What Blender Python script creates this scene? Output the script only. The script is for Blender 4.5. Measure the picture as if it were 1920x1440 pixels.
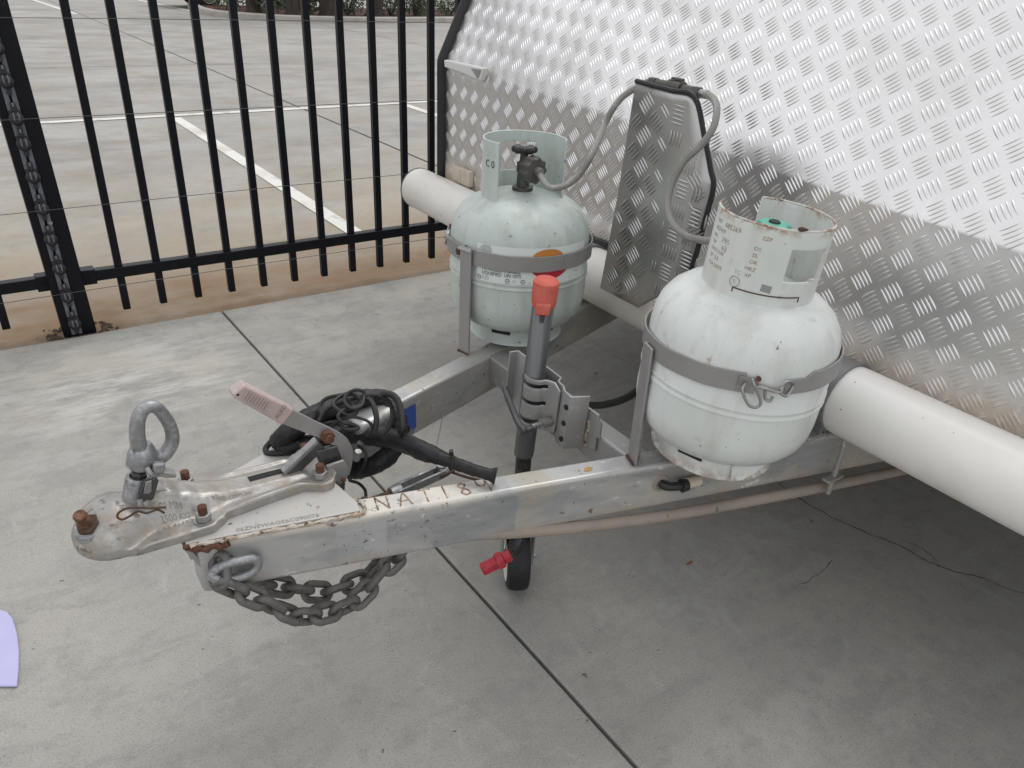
import bpy, bmesh, math, random
from mathutils import Vector, Matrix, noise
random.seed(7)
R_ = math.radians
scene = bpy.context.scene
for o in list(bpy.data.objects): bpy.data.objects.remove(o)

# ------------------------------------------------------------------ camera
cd = bpy.data.cameras.new('camera'); cam = bpy.data.objects.new('camera', cd)
scene.collection.objects.link(cam); scene.camera = cam
cd.sensor_width = 36.0; cd.lens = 27.0; cd.clip_start = 0.02; cd.clip_end = 600
CAMROT = ((0.829391, 0.230189, -0.509042), (-0.556774, 0.415548, -0.719251), (0.045968, 0.879962, 0.472815))
cam.matrix_world = Matrix.Translation((0, 0, 1.30)) @ Matrix(CAMROT).to_4x4()

# ------------------------------------------------------------------ sky, sun, exposure
SUN_EL, SUN_AZ = R_(58), math.atan2(0.93, 0.36)       # azimuth from +Y towards +X
world = bpy.data.worlds.new('World'); scene.world = world; world.use_nodes = True
wn = world.node_tree; wn.nodes.clear()
sky = wn.nodes.new('ShaderNodeTexSky'); sky.sky_type = 'NISHITA'; sky.sun_disc = False
sky.sun_elevation = SUN_EL; sky.sun_rotation = SUN_AZ
sky.air_density = 1.0; sky.dust_density = 4.0; sky.ozone_density = 1.0
hs = wn.nodes.new('ShaderNodeHueSaturation'); hs.inputs['Saturation'].default_value = 0.10
bgn = wn.nodes.new('ShaderNodeBackground'); bgn.inputs['Strength'].default_value = 0.105
wo = wn.nodes.new('ShaderNodeOutputWorld')
cloud = wn.nodes.new('ShaderNodeMix'); cloud.data_type = 'RGBA'; cloud.inputs[0].default_value = 0.70   # even overcast veil over the clear sky
cloud.inputs[7].default_value = (9.0, 9.05, 9.3, 1)
wn.links.new(sky.outputs[0], hs.inputs['Color']); wn.links.new(hs.outputs[0], cloud.inputs[6])
wn.links.new(cloud.outputs[2], bgn.inputs['Color'])
wn.links.new(bgn.outputs[0], wo.inputs['Surface'])
sl = bpy.data.lights.new('sun', 'SUN'); sl.energy = 0.9; sl.angle = R_(45); sl.color = (1.0, 0.97, 0.93)
sun = bpy.data.objects.new('sun', sl); scene.collection.objects.link(sun)
sdir = Vector((math.sin(SUN_AZ)*math.cos(SUN_EL), math.cos(SUN_AZ)*math.cos(SUN_EL), math.sin(SUN_EL)))
sun.rotation_euler = sdir.to_track_quat('Z', 'Y').to_euler(); sun.location = sdir*30
vs = scene.view_settings
vs.view_transform = 'Standard'; vs.look = 'None'; vs.exposure = 0.32; vs.gamma = 1.0; vs.use_curve_mapping = False

# ------------------------------------------------------------------ materials
class NT:
    def __init__(s, name):
        s.m = bpy.data.materials.new(name); s.m.use_nodes = True
        s.t = s.m.node_tree; s.b = s.t.nodes['Principled BSDF']; s.tc = None
    def n(s, typ, **k):
        x = s.t.nodes.new(typ)
        for a, v in k.items(): setattr(x, a, v)
        return x
    def l(s, a, b): s.t.links.new(a, b)
    def coord(s, uv=False):
        if not s.tc: s.tc = s.n('ShaderNodeTexCoord')
        return s.tc.outputs['UV' if uv else 'Object']
    def mapped(s, scale=(1, 1, 1), loc=(0, 0, 0), uv=False, rot=(0, 0, 0)):
        mp = s.n('ShaderNodeMapping'); mp.inputs['Scale'].default_value = scale
        mp.inputs['Location'].default_value = loc; mp.inputs['Rotation'].default_value = rot
        s.l(s.coord(uv), mp.inputs['Vector']); return mp.outputs[0]
    def noise(s, scale, detail=4, stretch=(1, 1, 1), seed=0.0, rough=.55, dist=0):
        n = s.n('ShaderNodeTexNoise'); n.inputs['Scale'].default_value = scale
        n.inputs['Detail'].default_value = detail; n.inputs['Roughness'].default_value = rough
        n.inputs['Distortion'].default_value = dist
        s.l(s.mapped(stretch, (seed*3.1, seed*1.7, seed*.9)), n.inputs['Vector']); return n.outputs['Fac']
    def rng(s, val, a, b, c=0.0, d=1.0):
        r = s.n('ShaderNodeMapRange'); r.clamp = True
        r.inputs[1].default_value = a; r.inputs[2].default_value = b
        r.inputs[3].default_value = c; r.inputs[4].default_value = d
        s.l(val, r.inputs[0]); return r.outputs[0]
    def axis(s, ax):
        sp = s.n('ShaderNodeSeparateXYZ'); s.l(s.coord(), sp.inputs[0]); return sp.outputs[ax]
    def mul(s, a, b, op='MULTIPLY'):
        m = s.n('ShaderNodeMath', operation=op)
        for i, v in enumerate((a, b)):
            if isinstance(v, (int, float)): m.inputs[i].default_value = v
            else: s.l(v, m.inputs[i])
        return m.outputs[0]
    def mixc(s, fac, a, b):
        m = s.n('ShaderNodeMix', data_type='RGBA')
        if isinstance(fac, (int, float)): m.inputs[0].default_value = fac
        else: s.l(fac, m.inputs[0])
        for i, v in ((6, a), (7, b)):
            if isinstance(v, tuple): m.inputs[i].default_value = (*v, 1)
            else: s.l(v, m.inputs[i])
        return m.outputs[2]
    def mixf(s, fac, a, b):
        m = s.n('ShaderNodeMix', data_type='FLOAT')
        if isinstance(fac, (int, float)): m.inputs[0].default_value = fac
        else: s.l(fac, m.inputs[0])
        for i, v in ((2, a), (3, b)):
            if isinstance(v, (int, float)): m.inputs[i].default_value = v
            else: s.l(v, m.inputs[i])
        return m.outputs[0]

def mat(name, base, rough=.5, metal=0., layers=(), bump=(), spec=.5, coat=0.):
    """layers: dict(c=colour, s=scale, lo, hi, a=amount, st=stretch, d=detail, seed, g=[(axis,a,b),..], r=roughness, m=metallic)"""
    t = NT(name); b = t.b
    col = base; rg = rough; mt = metal
    for i, L in enumerate(layers):
        if 's' in L:
            k = t.rng(t.noise(L['s'], L.get('d', 5), L.get('st', (1, 1, 1)), L.get('seed', i+1.3), L.get('rg', .6), L.get('ds', 0)), L['lo'], L['hi'])
        else: k = None
        for (ax, a, bb) in L.get('g', ()):
            g = t.rng(t.axis(ax), a, bb); k = g if k is None else t.mul(k, g)
        if L.get('a', 1) != 1: k = t.mul(k, L['a'])
        col = t.mixc(k, col, L['c'])
        if 'r' in L: rg = t.mixf(k, rg, L['r'])
        if 'm' in L: mt = t.mixf(k, mt, L['m'])
    for v, nm in ((rg, 'Roughness'), (mt, 'Metallic')):
        if isinstance(v, (int, float)): b.inputs[nm].default_value = v
        else: t.l(v, b.inputs[nm])
    if isinstance(col, tuple): b.inputs['Base Color'].default_value = (*col, 1)
    else: t.l(col, b.inputs['Base Color'])
    b.inputs['Specular IOR Level'].default_value = spec
    b.inputs['Coat Weight'].default_value = coat
    nrm = None
    for (sc, st, dist) in bump:
        bp = t.n('ShaderNodeBump'); bp.inputs['Strength'].default_value = st; bp.inputs['Distance'].default_value = dist
        t.l(t.noise(sc, 4, seed=sc % 7), bp.inputs['Height'])
        if nrm: t.l(nrm, bp.inputs['Normal'])
        nrm = bp.outputs[0]
    if nrm: t.l(nrm, b.inputs['Normal'])
    return t.m

MT = {}
RUST = (.17, .055, .02)
MT['concrete'] = mat('forecourt_concrete', (.345, .335, .305), .86, 0, [
    dict(c=(.42, .41, .38), s=.9, lo=.45, hi=.75, d=9, a=.6, rg=.7),
    dict(c=(.26, .26, .255), s=1.6, lo=.5, hi=.75, d=10, seed=4, a=.6, rg=.7),
    dict(c=(.47, .46, .43), s=2.6, lo=.58, hi=.72, d=9, seed=9, st=(.6, 2.0, 1), a=.35),
    dict(c=(.40, .37, .31), s=1.1, lo=.55, hi=.75, d=6, seed=12, a=.6),
    dict(c=(.27, .265, .25), s=3.2, lo=.50, hi=.60, d=9, seed=41, st=(.6, 1.9, 1), ds=2.2, a=.45, rg=.7),
    dict(c=(.41, .405, .385), s=7, lo=.54, hi=.64, d=8, seed=43, st=(1.6, .8, 1), ds=1.6, a=.4, rg=.7),
    dict(c=(.22, .215, .205), s=22, lo=.50, hi=.72, d=7, seed=2, a=.45),
    dict(c=(.50, .49, .47), s=330, lo=.54, hi=.70, d=2, seed=3, a=.55),
    dict(c=(.13, .13, .125), s=260, lo=.56, hi=.74, d=2, seed=6, a=.75),
    dict(c=(.56, .55, .52), s=5, lo=.47, hi=.60, d=9, seed=31, st=(.7, 2.2, 1), rg=.7, g=[('Y', 2.1, 2.5), ('Y', 3.07, 2.85), ('X', -.3, .1), ('X', .75, .45)], a=.75),
    dict(c=(.50, .475, .42), s=3, lo=.46, hi=.62, d=9, seed=33, rg=.7, g=[('Y', 2.2, 2.8)], a=.6),
    dict(c=(.08, .075, .07), s=34, lo=.725, hi=.74, d=3, seed=8, a=.8)],
    bump=[(260, .25, .002), (40, .12, .004)], spec=.3)
MT['yard'] = mat('yard_concrete', (.31, .30, .28), .8, 0, [
    dict(c=(.41, .405, .39), s=1.1, lo=.42, hi=.72, d=7, st=(.6, 1.1, 1), a=.8),
    dict(c=(.19, .185, .18), s=1.8, lo=.48, hi=.70, d=9, seed=4, st=(.7, 1.1, 1), a=.75, rg=.68),
    dict(c=(.27, .23, .18), s=1.9, lo=.46, hi=.64, d=10, seed=7, st=(.9, 1.1, 1), a=.6, rg=.72),
    dict(c=(.35, .30, .225), s=2.6, lo=.25, hi=.62, d=8, seed=5, st=(.8, 1.2, 1), g=[('Y', 6.3, 4.2)], a=.75),
    dict(c=(.225, .15, .085), s=2.6, lo=.2, hi=.6, d=8, seed=15, st=(.7, 1.3, 1), g=[('Y', 4.25, 3.5)], a=.95),
    dict(c=(.16, .10, .055), s=6, lo=.5, hi=.7, d=8, seed=19, g=[('Y', 3.7, 3.3)], a=.7),
    dict(c=(.18, .17, .16), s=14, lo=.56, hi=.76, d=6, seed=2, a=.45)],
    bump=[(120, .2, .002)], spec=.35)
MT['ground'] = mat('far_ground', (.30, .29, .27), .9, 0, [dict(c=(.22, .21, .2), s=.3, lo=.4, hi=.7, a=.7)])
MT['joint'] = mat('joint_sealant', (.012, .012, .012), .8, 0, bump=[(300, .5, .003)])
MT['line'] = mat('white_line_paint', (.66, .65, .61), .75, 0, [dict(c=(.36, .35, .32), s=9, lo=.55, hi=.7, d=8, a=.8), dict(c=(.4, .33, .24), s=2.5, lo=.5, hi=.75, d=6, seed=5, a=.6)])
MT['fence'] = mat('black_powder_coat', (.0045, .0052, .009), .42, 0, [dict(c=(.06, .05, .04), s=16, lo=.62, hi=.8, d=6, a=.5, r=.8)], bump=[(500, .06, .0004)], spec=.22)
MT['insul'] = mat('black_insulator_plastic', (.018, .019, .024), .45, 0, [dict(c=(.07, .065, .06), s=60, lo=.55, hi=.75, a=.5)])
MT['insul_strip'] = mat('grey_insulator_strip', (.16, .17, .20), .5, 0, [dict(c=(.08, .08, .09), s=50, lo=.5, hi=.7, a=.5)])
MT['wire'] = mat('fence_wire_steel', (.10, .10, .11), .45, .8)
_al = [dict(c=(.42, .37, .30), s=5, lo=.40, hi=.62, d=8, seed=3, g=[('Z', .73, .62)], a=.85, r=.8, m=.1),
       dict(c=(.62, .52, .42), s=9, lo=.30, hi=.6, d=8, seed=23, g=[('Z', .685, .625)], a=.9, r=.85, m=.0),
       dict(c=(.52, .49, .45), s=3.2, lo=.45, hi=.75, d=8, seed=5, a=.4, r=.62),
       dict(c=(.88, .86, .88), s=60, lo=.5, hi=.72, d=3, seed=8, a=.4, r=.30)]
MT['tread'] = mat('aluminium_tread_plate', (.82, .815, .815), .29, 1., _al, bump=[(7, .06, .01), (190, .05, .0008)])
MT['shield'] = mat('aluminium_shield_plate', (.50, .495, .485), .38, 1., [dict(c=(.45, .36, .26), s=6, lo=.45, hi=.7, d=7, g=[('Z', .75, .6)], a=.9, r=.8, m=.1),
       dict(c=(.45, .44, .42), s=4, lo=.45, hi=.75, d=7, a=.6, r=.5)], bump=[(9, .05, .01), (190, .05, .0008)])
MT['trim'] = mat('black_rubber_trim', (.012, .012, .015), .5, 0, [dict(c=(.07, .065, .06), s=18, lo=.55, hi=.8, a=.6, r=.8)])
MT['white_plastic'] = mat('white_plastic', (.72, .72, .70), .4, 0, [dict(c=(.5, .47, .4), s=14, lo=.5, hi=.75, a=.4)])
MT['cream_plastic'] = mat('cream_plastic', (.60, .54, .44), .5, 0, [dict(c=(.42, .35, .26), s=20, lo=.5, hi=.75, a=.6)])
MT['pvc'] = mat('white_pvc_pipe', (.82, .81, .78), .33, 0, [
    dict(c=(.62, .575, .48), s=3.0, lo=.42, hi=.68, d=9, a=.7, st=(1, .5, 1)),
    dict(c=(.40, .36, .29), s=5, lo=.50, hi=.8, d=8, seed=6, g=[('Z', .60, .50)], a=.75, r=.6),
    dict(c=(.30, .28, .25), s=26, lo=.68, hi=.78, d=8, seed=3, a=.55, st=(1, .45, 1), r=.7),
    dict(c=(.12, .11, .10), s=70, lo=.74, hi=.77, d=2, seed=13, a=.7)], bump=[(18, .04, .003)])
MT['darkgrey'] = mat('dark_grey_steel', (.055, .055, .056), .5, .2, [dict(c=(.14, .13, .11), s=12, lo=.5, hi=.75, d=6, a=.6, r=.8)])
MT['clamp'] = mat('pipe_clamp_grey', (.20, .20, .205), .5, .3, [dict(c=(.22, .21, .19), s=20, lo=.5, hi=.75, d=6, a=.6)])
_beam = [
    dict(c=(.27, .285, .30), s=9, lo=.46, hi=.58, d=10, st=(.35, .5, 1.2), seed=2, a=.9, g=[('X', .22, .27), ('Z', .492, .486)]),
    dict(c=(.44, .40, .33), s=3, lo=.52, hi=.62, d=6, st=(1, .2, .05), seed=5, a=.75),
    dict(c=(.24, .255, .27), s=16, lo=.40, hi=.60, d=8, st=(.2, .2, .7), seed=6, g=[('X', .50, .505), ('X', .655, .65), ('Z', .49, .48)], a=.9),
    dict(c=(.47, .43, .35), s=18, lo=.3, hi=.55, d=8, seed=16, g=[('X', .655, .66), ('X', .725, .72)], a=.75),
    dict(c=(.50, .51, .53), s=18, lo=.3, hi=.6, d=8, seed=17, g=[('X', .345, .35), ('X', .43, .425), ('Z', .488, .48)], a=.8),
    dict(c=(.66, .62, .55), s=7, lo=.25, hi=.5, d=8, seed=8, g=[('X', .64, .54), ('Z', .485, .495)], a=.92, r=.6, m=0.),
    dict(c=(.42, .38, .30), s=8, lo=.38, hi=.62, d=8, seed=9, g=[('X', .80, .95)], a=.85, r=.7, m=0.),
    dict(c=(.30, .23, .15), s=7, lo=.40, hi=.62, d=9, seed=11, g=[('Z', .43, .402)], a=.8, r=.8, m=0.),
    dict(c=(.16, .155, .15), s=95, lo=.62, hi=.65, d=5, seed=12, a=.8, r=.8, m=0., g=[('X', .33, .36), ('X', .56, .50)]),
    dict(c=(.10, .09, .08), s=80, lo=.665, hi=.69, d=5, seed=32, a=.85, r=.8, m=0.),
    dict(c=(.33, .345, .36), s=30, lo=.52, hi=.60, d=9, seed=42, a=.55, st=(.4, .4, 1.0)),
    dict(c=(.13, .06, .03), s=26, lo=.66, hi=.70, d=8, seed=13, a=.9, r=.85, m=0.),
    dict(c=(.78, .78, .78), s=42, lo=.64, hi=.70, d=8, seed=14, a=.7, st=(.5, 1, 1))]
MT['beam'] = mat('worn_silver_paint', (.47, .47, .465), .38, .45, _beam, bump=[(60, .12, .002), (300, .12, .0006)])
MT['silver'] = mat('silver_paint', (.34, .34, .335), .42, .45, [
    dict(c=(.34, .32, .28), s=14, lo=.48, hi=.72, d=8, a=.6, r=.65),
    dict(c=(.15, .13, .11), s=80, lo=.68, hi=.72, d=4, seed=4, a=.9, r=.8, m=0.),
    dict(c=(.60, .595, .58), s=30, lo=.62, hi=.7, d=6, seed=7, a=.6),
    dict(c=RUST, s=22, lo=.70, hi=.76, d=8, seed=9, a=.8, r=.9, m=0.)], bump=[(80, .1, .001)])
MT['cast'] = mat('cast_silver_paint', (.37, .36, .345), .33, .70, [
    dict(c=(.30, .245, .18), s=22, lo=.46, hi=.66, d=9, a=.8, r=.65, m=.1),
    dict(c=(.55, .53, .50), s=34, lo=.52, hi=.70, d=8, seed=6, a=.6),
    dict(c=(.10, .09, .08), s=60, lo=.56, hi=.64, d=7, seed=4, a=.85, r=.7, m=0., g=[('X', .20, .03)]),
    dict(c=(.24, .15, .09), s=34, lo=.66, hi=.74, d=8, seed=9, a=.8, r=.9, m=0.)], bump=[(110, .35, .0016), (420, .25, .0006)])
MT['plate'] = mat('plate_silver_paint', (.47, .465, .45), .45, .2, [
    dict(c=(.50, .46, .40), s=16, lo=.46, hi=.7, d=8, a=.6, r=.6),
    dict(c=(.10, .085, .07), s=80, lo=.665, hi=.70, d=5, seed=4, a=.9, r=.8, m=0.),
    dict(c=RUST, s=18, lo=.68, hi=.74, d=8, seed=9, a=.9, r=.9, m=0.)], bump=[(110, .15, .0012)])
MT['galv'] = mat('galvanised_steel', (.30, .31, .32), .48, .7, [
    dict(c=(.50, .51, .52), s=95, lo=.5, hi=.68, d=6, a=.8, r=.35),
    dict(c=(.10, .10, .10), s=60, lo=.56, hi=.72, d=8, seed=4, a=.75, r=.7)], bump=[(140, .35, .0012)])
MT['chain'] = mat('weathered_chain_steel', (.15, .143, .135), .62, .4, [
    dict(c=(.20, .19, .175), s=70, lo=.5, hi=.7, d=6, a=.6), dict(c=(.05, .045, .04), s=60, lo=.55, hi=.72, seed=5, a=.7, d=6)], bump=[(200, .4, .001)])
MT['steel'] = mat('zinc_plated_steel', (.36, .36, .36), .38, .8, [dict(c=(.22, .19, .15), s=50, lo=.5, hi=.72, d=6, a=.7, r=.7)], bump=[(200, .2, .0006)])
MT['darksteel'] = mat('dark_oiled_steel', (.10, .10, .10), .38, .7, [dict(c=(.22, .21, .2), s=60, lo=.55, hi=.75, d=6, a=.5)])
MT['tube'] = mat('jockey_tube_galvanised', (.135, .14, .145), .40, .75, [
    dict(c=(.24, .245, .25), s=20, lo=.45, hi=.7, d=6, st=(2, 2, .15), a=.7), dict(c=(.09, .09, .09), s=30, lo=.58, hi=.75, d=7, seed=5, a=.7, st=(1, 1, .3), r=.7)])
MT['grease'] = mat('greasy_black_steel', (.022, .021, .020), .32, .3, [dict(c=(.10, .095, .085), s=45, lo=.52, hi=.72, d=8, a=.8, r=.7)])
MT['rust'] = mat('rusty_bolt', (.10, .042, .024), .85, 0, [dict(c=(.26, .14, .08), s=90, lo=.52, hi=.7, d=6, a=.8), dict(c=(.06, .025, .015), s=120, lo=.55, hi=.72, seed=4, a=.8)], bump=[(260, .6, .0012)])
MT['rustdark'] = mat('dark_rust', (.075, .045, .032), .8, .1, [dict(c=(.20, .10, .055), s=60, lo=.5, hi=.75, d=6, a=.7)], bump=[(200, .5, .001)])
MT['conduit'] = mat('dusty_pink_conduit', (.31, .26, .22), .7, 0, [dict(c=(.26, .235, .20), s=20, lo=.45, hi=.65, d=8, a=.8), dict(c=(.09, .06, .04), s=70, lo=.64, hi=.70, d=5, seed=5, a=.8)])
MT['mint'] = mat('pale_mint_cylinder_paint', (.535, .60, .565), .34, 0, [
    dict(c=(.40, .47, .44), s=6, lo=.45, hi=.75, d=8, a=.5, r=.5),
    dict(c=(.55, .62, .585), s=11, lo=.5, hi=.75, d=8, seed=5, a=.5),
    dict(c=(.06, .06, .055), s=60, lo=.675, hi=.70, d=5, seed=7, a=.85, r=.8),
    dict(c=(.10, .10, .095), s=22, lo=.70, hi=.76, d=8, seed=17, a=.8, r=.8, st=(.5, .5, 1.6)),
    dict(c=(.33, .34, .32), s=36, lo=.58, hi=.72, d=8, seed=27, a=.5, r=.7),
    dict(c=(.38, .40, .36), s=9, lo=.48, hi=.68, d=9, seed=37, a=.6, r=.6, st=(2.2, 2.2, .45))], bump=[(24, .03, .002), (160, .04, .0006)])
MT['white_cyl'] = mat('off_white_cylinder_paint', (.68, .72, .695), .32, 0, [
    dict(c=(.52, .55, .525), s=6, lo=.45, hi=.75, d=8, a=.5, r=.5),
    dict(c=(.69, .71, .69), s=10, lo=.5, hi=.75, d=8, seed=5, a=.5),
    dict(c=(.07, .06, .05), s=62, lo=.695, hi=.715, d=5, seed=7, a=.85, r=.8),
    dict(c=(.40, .40, .38), s=30, lo=.60, hi=.73, d=8, seed=27, a=.45, r=.7),
    dict(c=(.50, .49, .44), s=9, lo=.48, hi=.68, d=9, seed=37, a=.6, r=.6, st=(2.2, 2.2, .45)),
    dict(c=(.33, .17, .09), s=26, lo=.66, hi=.72, d=8, seed=47, a=.7, r=.9, st=(1.4, 1.4, .5)),
    dict(c=(.28, .12, .05), s=60, lo=.40, hi=.58, d=8, seed=9, g=[('Z', .538, .512)], a=.7, r=.9),
    dict(c=(.30, .15, .08), s=45, lo=.48, hi=.62, d=8, seed=19, g=[('Z', .960, .974)], a=.95, r=.9)], bump=[(24, .03, .002), (160, .04, .0006)])
MT['rustedge'] = mat('rusted_collar_edge', (.56, .55, .51), .75, 0, [dict(c=(.28, .13, .07), s=40, lo=.50, hi=.62, d=8, a=.9), dict(c=(.10, .04, .02), s=45, lo=.6, hi=.68, seed=5, a=.9)])
MT['strap'] = mat('grey_steel_strap', (.31, .30, .295), .48, .3, [dict(c=(.25, .235, .215), s=20, lo=.48, hi=.72, d=8, a=.6), dict(c=(.12, .10, .085), s=80, lo=.69, hi=.73, d=4, seed=4, a=.8)], bump=[(90, .08, .001)])
MT['black_plastic'] = mat('black_plastic', (.018, .018, .019), .45, 0, [dict(c=(.07, .068, .065), s=40, lo=.52, hi=.75, d=6, a=.6, r=.7)])
MT['grey_plastic'] = mat('worn_grey_plastic', (.075, .07, .065), .6, 0, [dict(c=(.14, .125, .11), s=50, lo=.5, hi=.75, d=6, a=.6)])
MT['brass'] = mat('tarnished_valve', (.10, .095, .085), .5, .6, [dict(c=(.19, .17, .13), s=60, lo=.5, hi=.7, d=6, a=.6)])
MT['green'] = mat('green_handwheel', (.10, .40, .30), .45, 0, [dict(c=(.05, .24, .18), s=60, lo=.5, hi=.7, a=.6)])
MT['loom'] = mat('black_cable_sleeve', (.015, .015, .017), .48, 0, [dict(c=(.05, .048, .047), s=14, lo=.48, hi=.75, d=8, a=.7)], bump=[(22, .5, .008), (700, .3, .0005)], spec=.35)
MT['rubber'] = mat('black_rubber', (.014, .014, .014), .55, 0, [dict(c=(.04, .038, .036), s=30, lo=.5, hi=.75, a=.5)])
MT['tyre'] = mat('solid_black_tyre', (.011, .011, .014), .6, 0, [dict(c=(.04, .038, .036), s=40, lo=.55, hi=.75, a=.5)], bump=[(160, .3, .001)])
MT['grip'] = mat('faded_pink_grip', (.44, .355, .33), .6, 0, [dict(c=(.33, .26, .24), s=30, lo=.5, hi=.75, d=6, a=.5), dict(c=(.56, .46, .43), s=22, lo=.55, hi=.75, d=7, seed=5, a=.5)], bump=[(160, .1, .0008)])
MT['orange'] = mat('faded_orange_cap', (.53, .095, .065), .6, 0, [dict(c=(.66, .19, .14), s=22, lo=.45, hi=.7, d=7, a=.7), dict(c=(.20, .08, .06), s=90, lo=.66, hi=.7, seed=4, a=.7)])
MT['red'] = mat('red_connector', (.40, .022, .04), .45, 0, [dict(c=(.55, .10, .11), s=60, lo=.5, hi=.75, d=5, a=.5)])
MT['blue'] = mat('blue_label', (.03, .085, .32), .5, 0, [dict(c=(.12, .18, .36), s=60, lo=.55, hi=.75, a=.5)])
MT['print_white'] = mat('white_print', (.70, .72, .70), .5)
MT['label'] = mat('pale_label', (.70, .76, .73), .4, 0, [dict(c=(.52, .55, .53), s=40, lo=.62, hi=.74, d=6, a=.6)])
MT['print_black'] = mat('black_print', (.018, .018, .018), .5)
MT['print_red'] = mat('red_print', (.46, .016, .04), .45, 0, [dict(c=(.36, .03, .04), s=40, lo=.5, hi=.7, a=.5)])
MT['print_orange'] = mat('orange_print', (.55, .22, .045), .45)
MT['print_grey'] = mat('grey_print', (.27, .28, .28), .55)
MT['stamp'] = mat('stamped_rusty_marks', (.30, .26, .19), .8, 0, [dict(c=(.36, .19, .07), s=40, lo=.45, hi=.6, d=3, a=.9), dict(c=(.42, .46, .44), s=30, lo=.5, hi=.6, seed=5, a=.8)])
MT['weldletter'] = mat('rusty_weld_letters', (.30, .20, .13), .75, 0, [dict(c=(.10, .05, .03), s=60, lo=.45, hi=.58, d=6, a=.9), dict(c=(.58, .52, .45), s=50, lo=.52, hi=.62, seed=4, a=.8)])
MT['castmark'] = mat('cast_lettering', (.24, .22, .19), .6, .2)
MT['weld'] = mat('rust_stained_weld', (.50, .46, .40), .6, 0.1, [dict(c=(.36, .25, .16), s=40, lo=.45, hi=.62, d=8, a=.9), dict(c=(.10, .045, .025), s=75, lo=.56, hi=.62, d=6, seed=4, a=.95)], bump=[(180, .6, .0012)])
MT['lilac'] = mat('lilac_plastic_card', (.46, .45, .70), .4, 0, [dict(c=(.52, .50, .76), s=12, lo=.4, hi=.7, a=.5)])
MT['crack'] = mat('crack_dark', (.02, .02, .02), .9)  # near-black colour of the hairline cracks, laid as thin flat strips
MT['soil'] = mat('dark_soil', (.075, .055, .04), .95, 0, [dict(c=(.16, .12, .085), s=60, lo=.45, hi=.65, a=.8)])
MT['chip'] = mat('tan_primer_chip', (.46, .27, .10), .7)
MT['leaf'] = mat('dry_leaf', (.26, .085, .03), .8)
MT['bark'] = mat('dark_bark', (.035, .028, .023), .9, 0, [dict(c=(.09, .07, .055), s=14, lo=.45, hi=.7, st=(1, 1, .2), a=.8)], bump=[(30, .8, .02)])
MT['foliage'] = mat('dark_foliage', (.030, .050, .018), .7, 0, [dict(c=(.07, .10, .035), s=6, lo=.4, hi=.7, a=.8)])
MT['mulch'] = mat('red_mulch', (.11, .045, .028), .95, 0, [dict(c=(.045, .03, .02), s=8, lo=.4, hi=.65, d=6, a=.8)], bump=[(20, 1, .05)])
MT['kerb'] = mat('kerb_concrete', (.42, .40, .36), .85, 0, [dict(c=(.28, .26, .23), s=3, lo=.45, hi=.7, d=7, a=.7)])
MT['carpaint'] = mat('dark_car_paint', (.012, .013, .016), .25, .2, coat=.5)
MT['glass'] = mat('dark_car_glass', (.01, .011, .012), .06)
MT['body'] = mat('caravan_body_white', (.70, .70, .69), .4)

def braid_mat():
    t = NT('braided_steel_hose'); b = t.b
    u = t.coord(True)
    hs_ = []
    for sg in (1, -1):
        w = t.n('ShaderNodeTexWave', wave_type='BANDS', bands_direction='X')
        w.inputs['Scale'].default_value = 1.0; w.inputs['Distortion'].default_value = 0
        t.l(t.mapped((95, 1.9*sg, 1), uv=True, rot=(0, 0, 0)), w.inputs['Vector'])
        # shear: add v into the band coordinate
        mp = t.n('ShaderNodeVectorMath', operation='DOT_PRODUCT'); mp.inputs[1].default_value = (95, 1.9*sg, 0)
        t.l(u, mp.inputs[0]); cb = t.n('ShaderNodeCombineXYZ'); t.l(mp.outputs['Value'], cb.inputs[0])
        t.l(cb.outputs[0], w.inputs['Vector']); hs_.append(w.outputs['Fac'])
    h = t.mul(hs_[0], hs_[1], 'MAXIMUM')
    t.l(t.mixc(t.rng(h, .4, .95), (.12, .115, .11), (.45, .435, .41)), b.inputs['Base Color'])
    b.inputs['Metallic'].default_value = .45; b.inputs['Roughness'].default_value = .45
    bp = t.n('ShaderNodeBump'); bp.inputs['Strength'].default_value = .6; bp.inputs['Distance'].default_value = .001
    t.l(h, bp.inputs['Height']); t.l(bp.outputs[0], b.inputs['Normal'])
    return t.m
MT['braid'] = braid_mat()

# ------------------------------------------------------------------ mesh helpers
V = Vector
def frame(d):
    d = V(d).normalized()
    a = V((0, 0, 1)) if abs(d.z) < .9 else V((1, 0, 0))
    u = d.cross(a).normalized(); return u, d.cross(u).normalized(), d
def smooth_path(pts, n=8, closed=False):
    pts = [V(p) for p in pts]; out = []; N = len(pts)
    for i in range(N if closed else N-1):
        if closed: p0, p1, p2, p3 = (pts[(i+k) % N] for k in (-1, 0, 1, 2))
        else: p0, p1, p2, p3 = pts[max(i-1, 0)], pts[i], pts[i+1], pts[min(i+2, N-1)]
        for k in range(n):
            t = k/n
            out.append(.5*((2*p1)+(-p0+p2)*t+(2*p0-5*p1+4*p2-p3)*t*t+(-p0+3*p1-3*p2+p3)*t**3))
    if not closed: out.append(pts[-1].copy())
    return out

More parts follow.
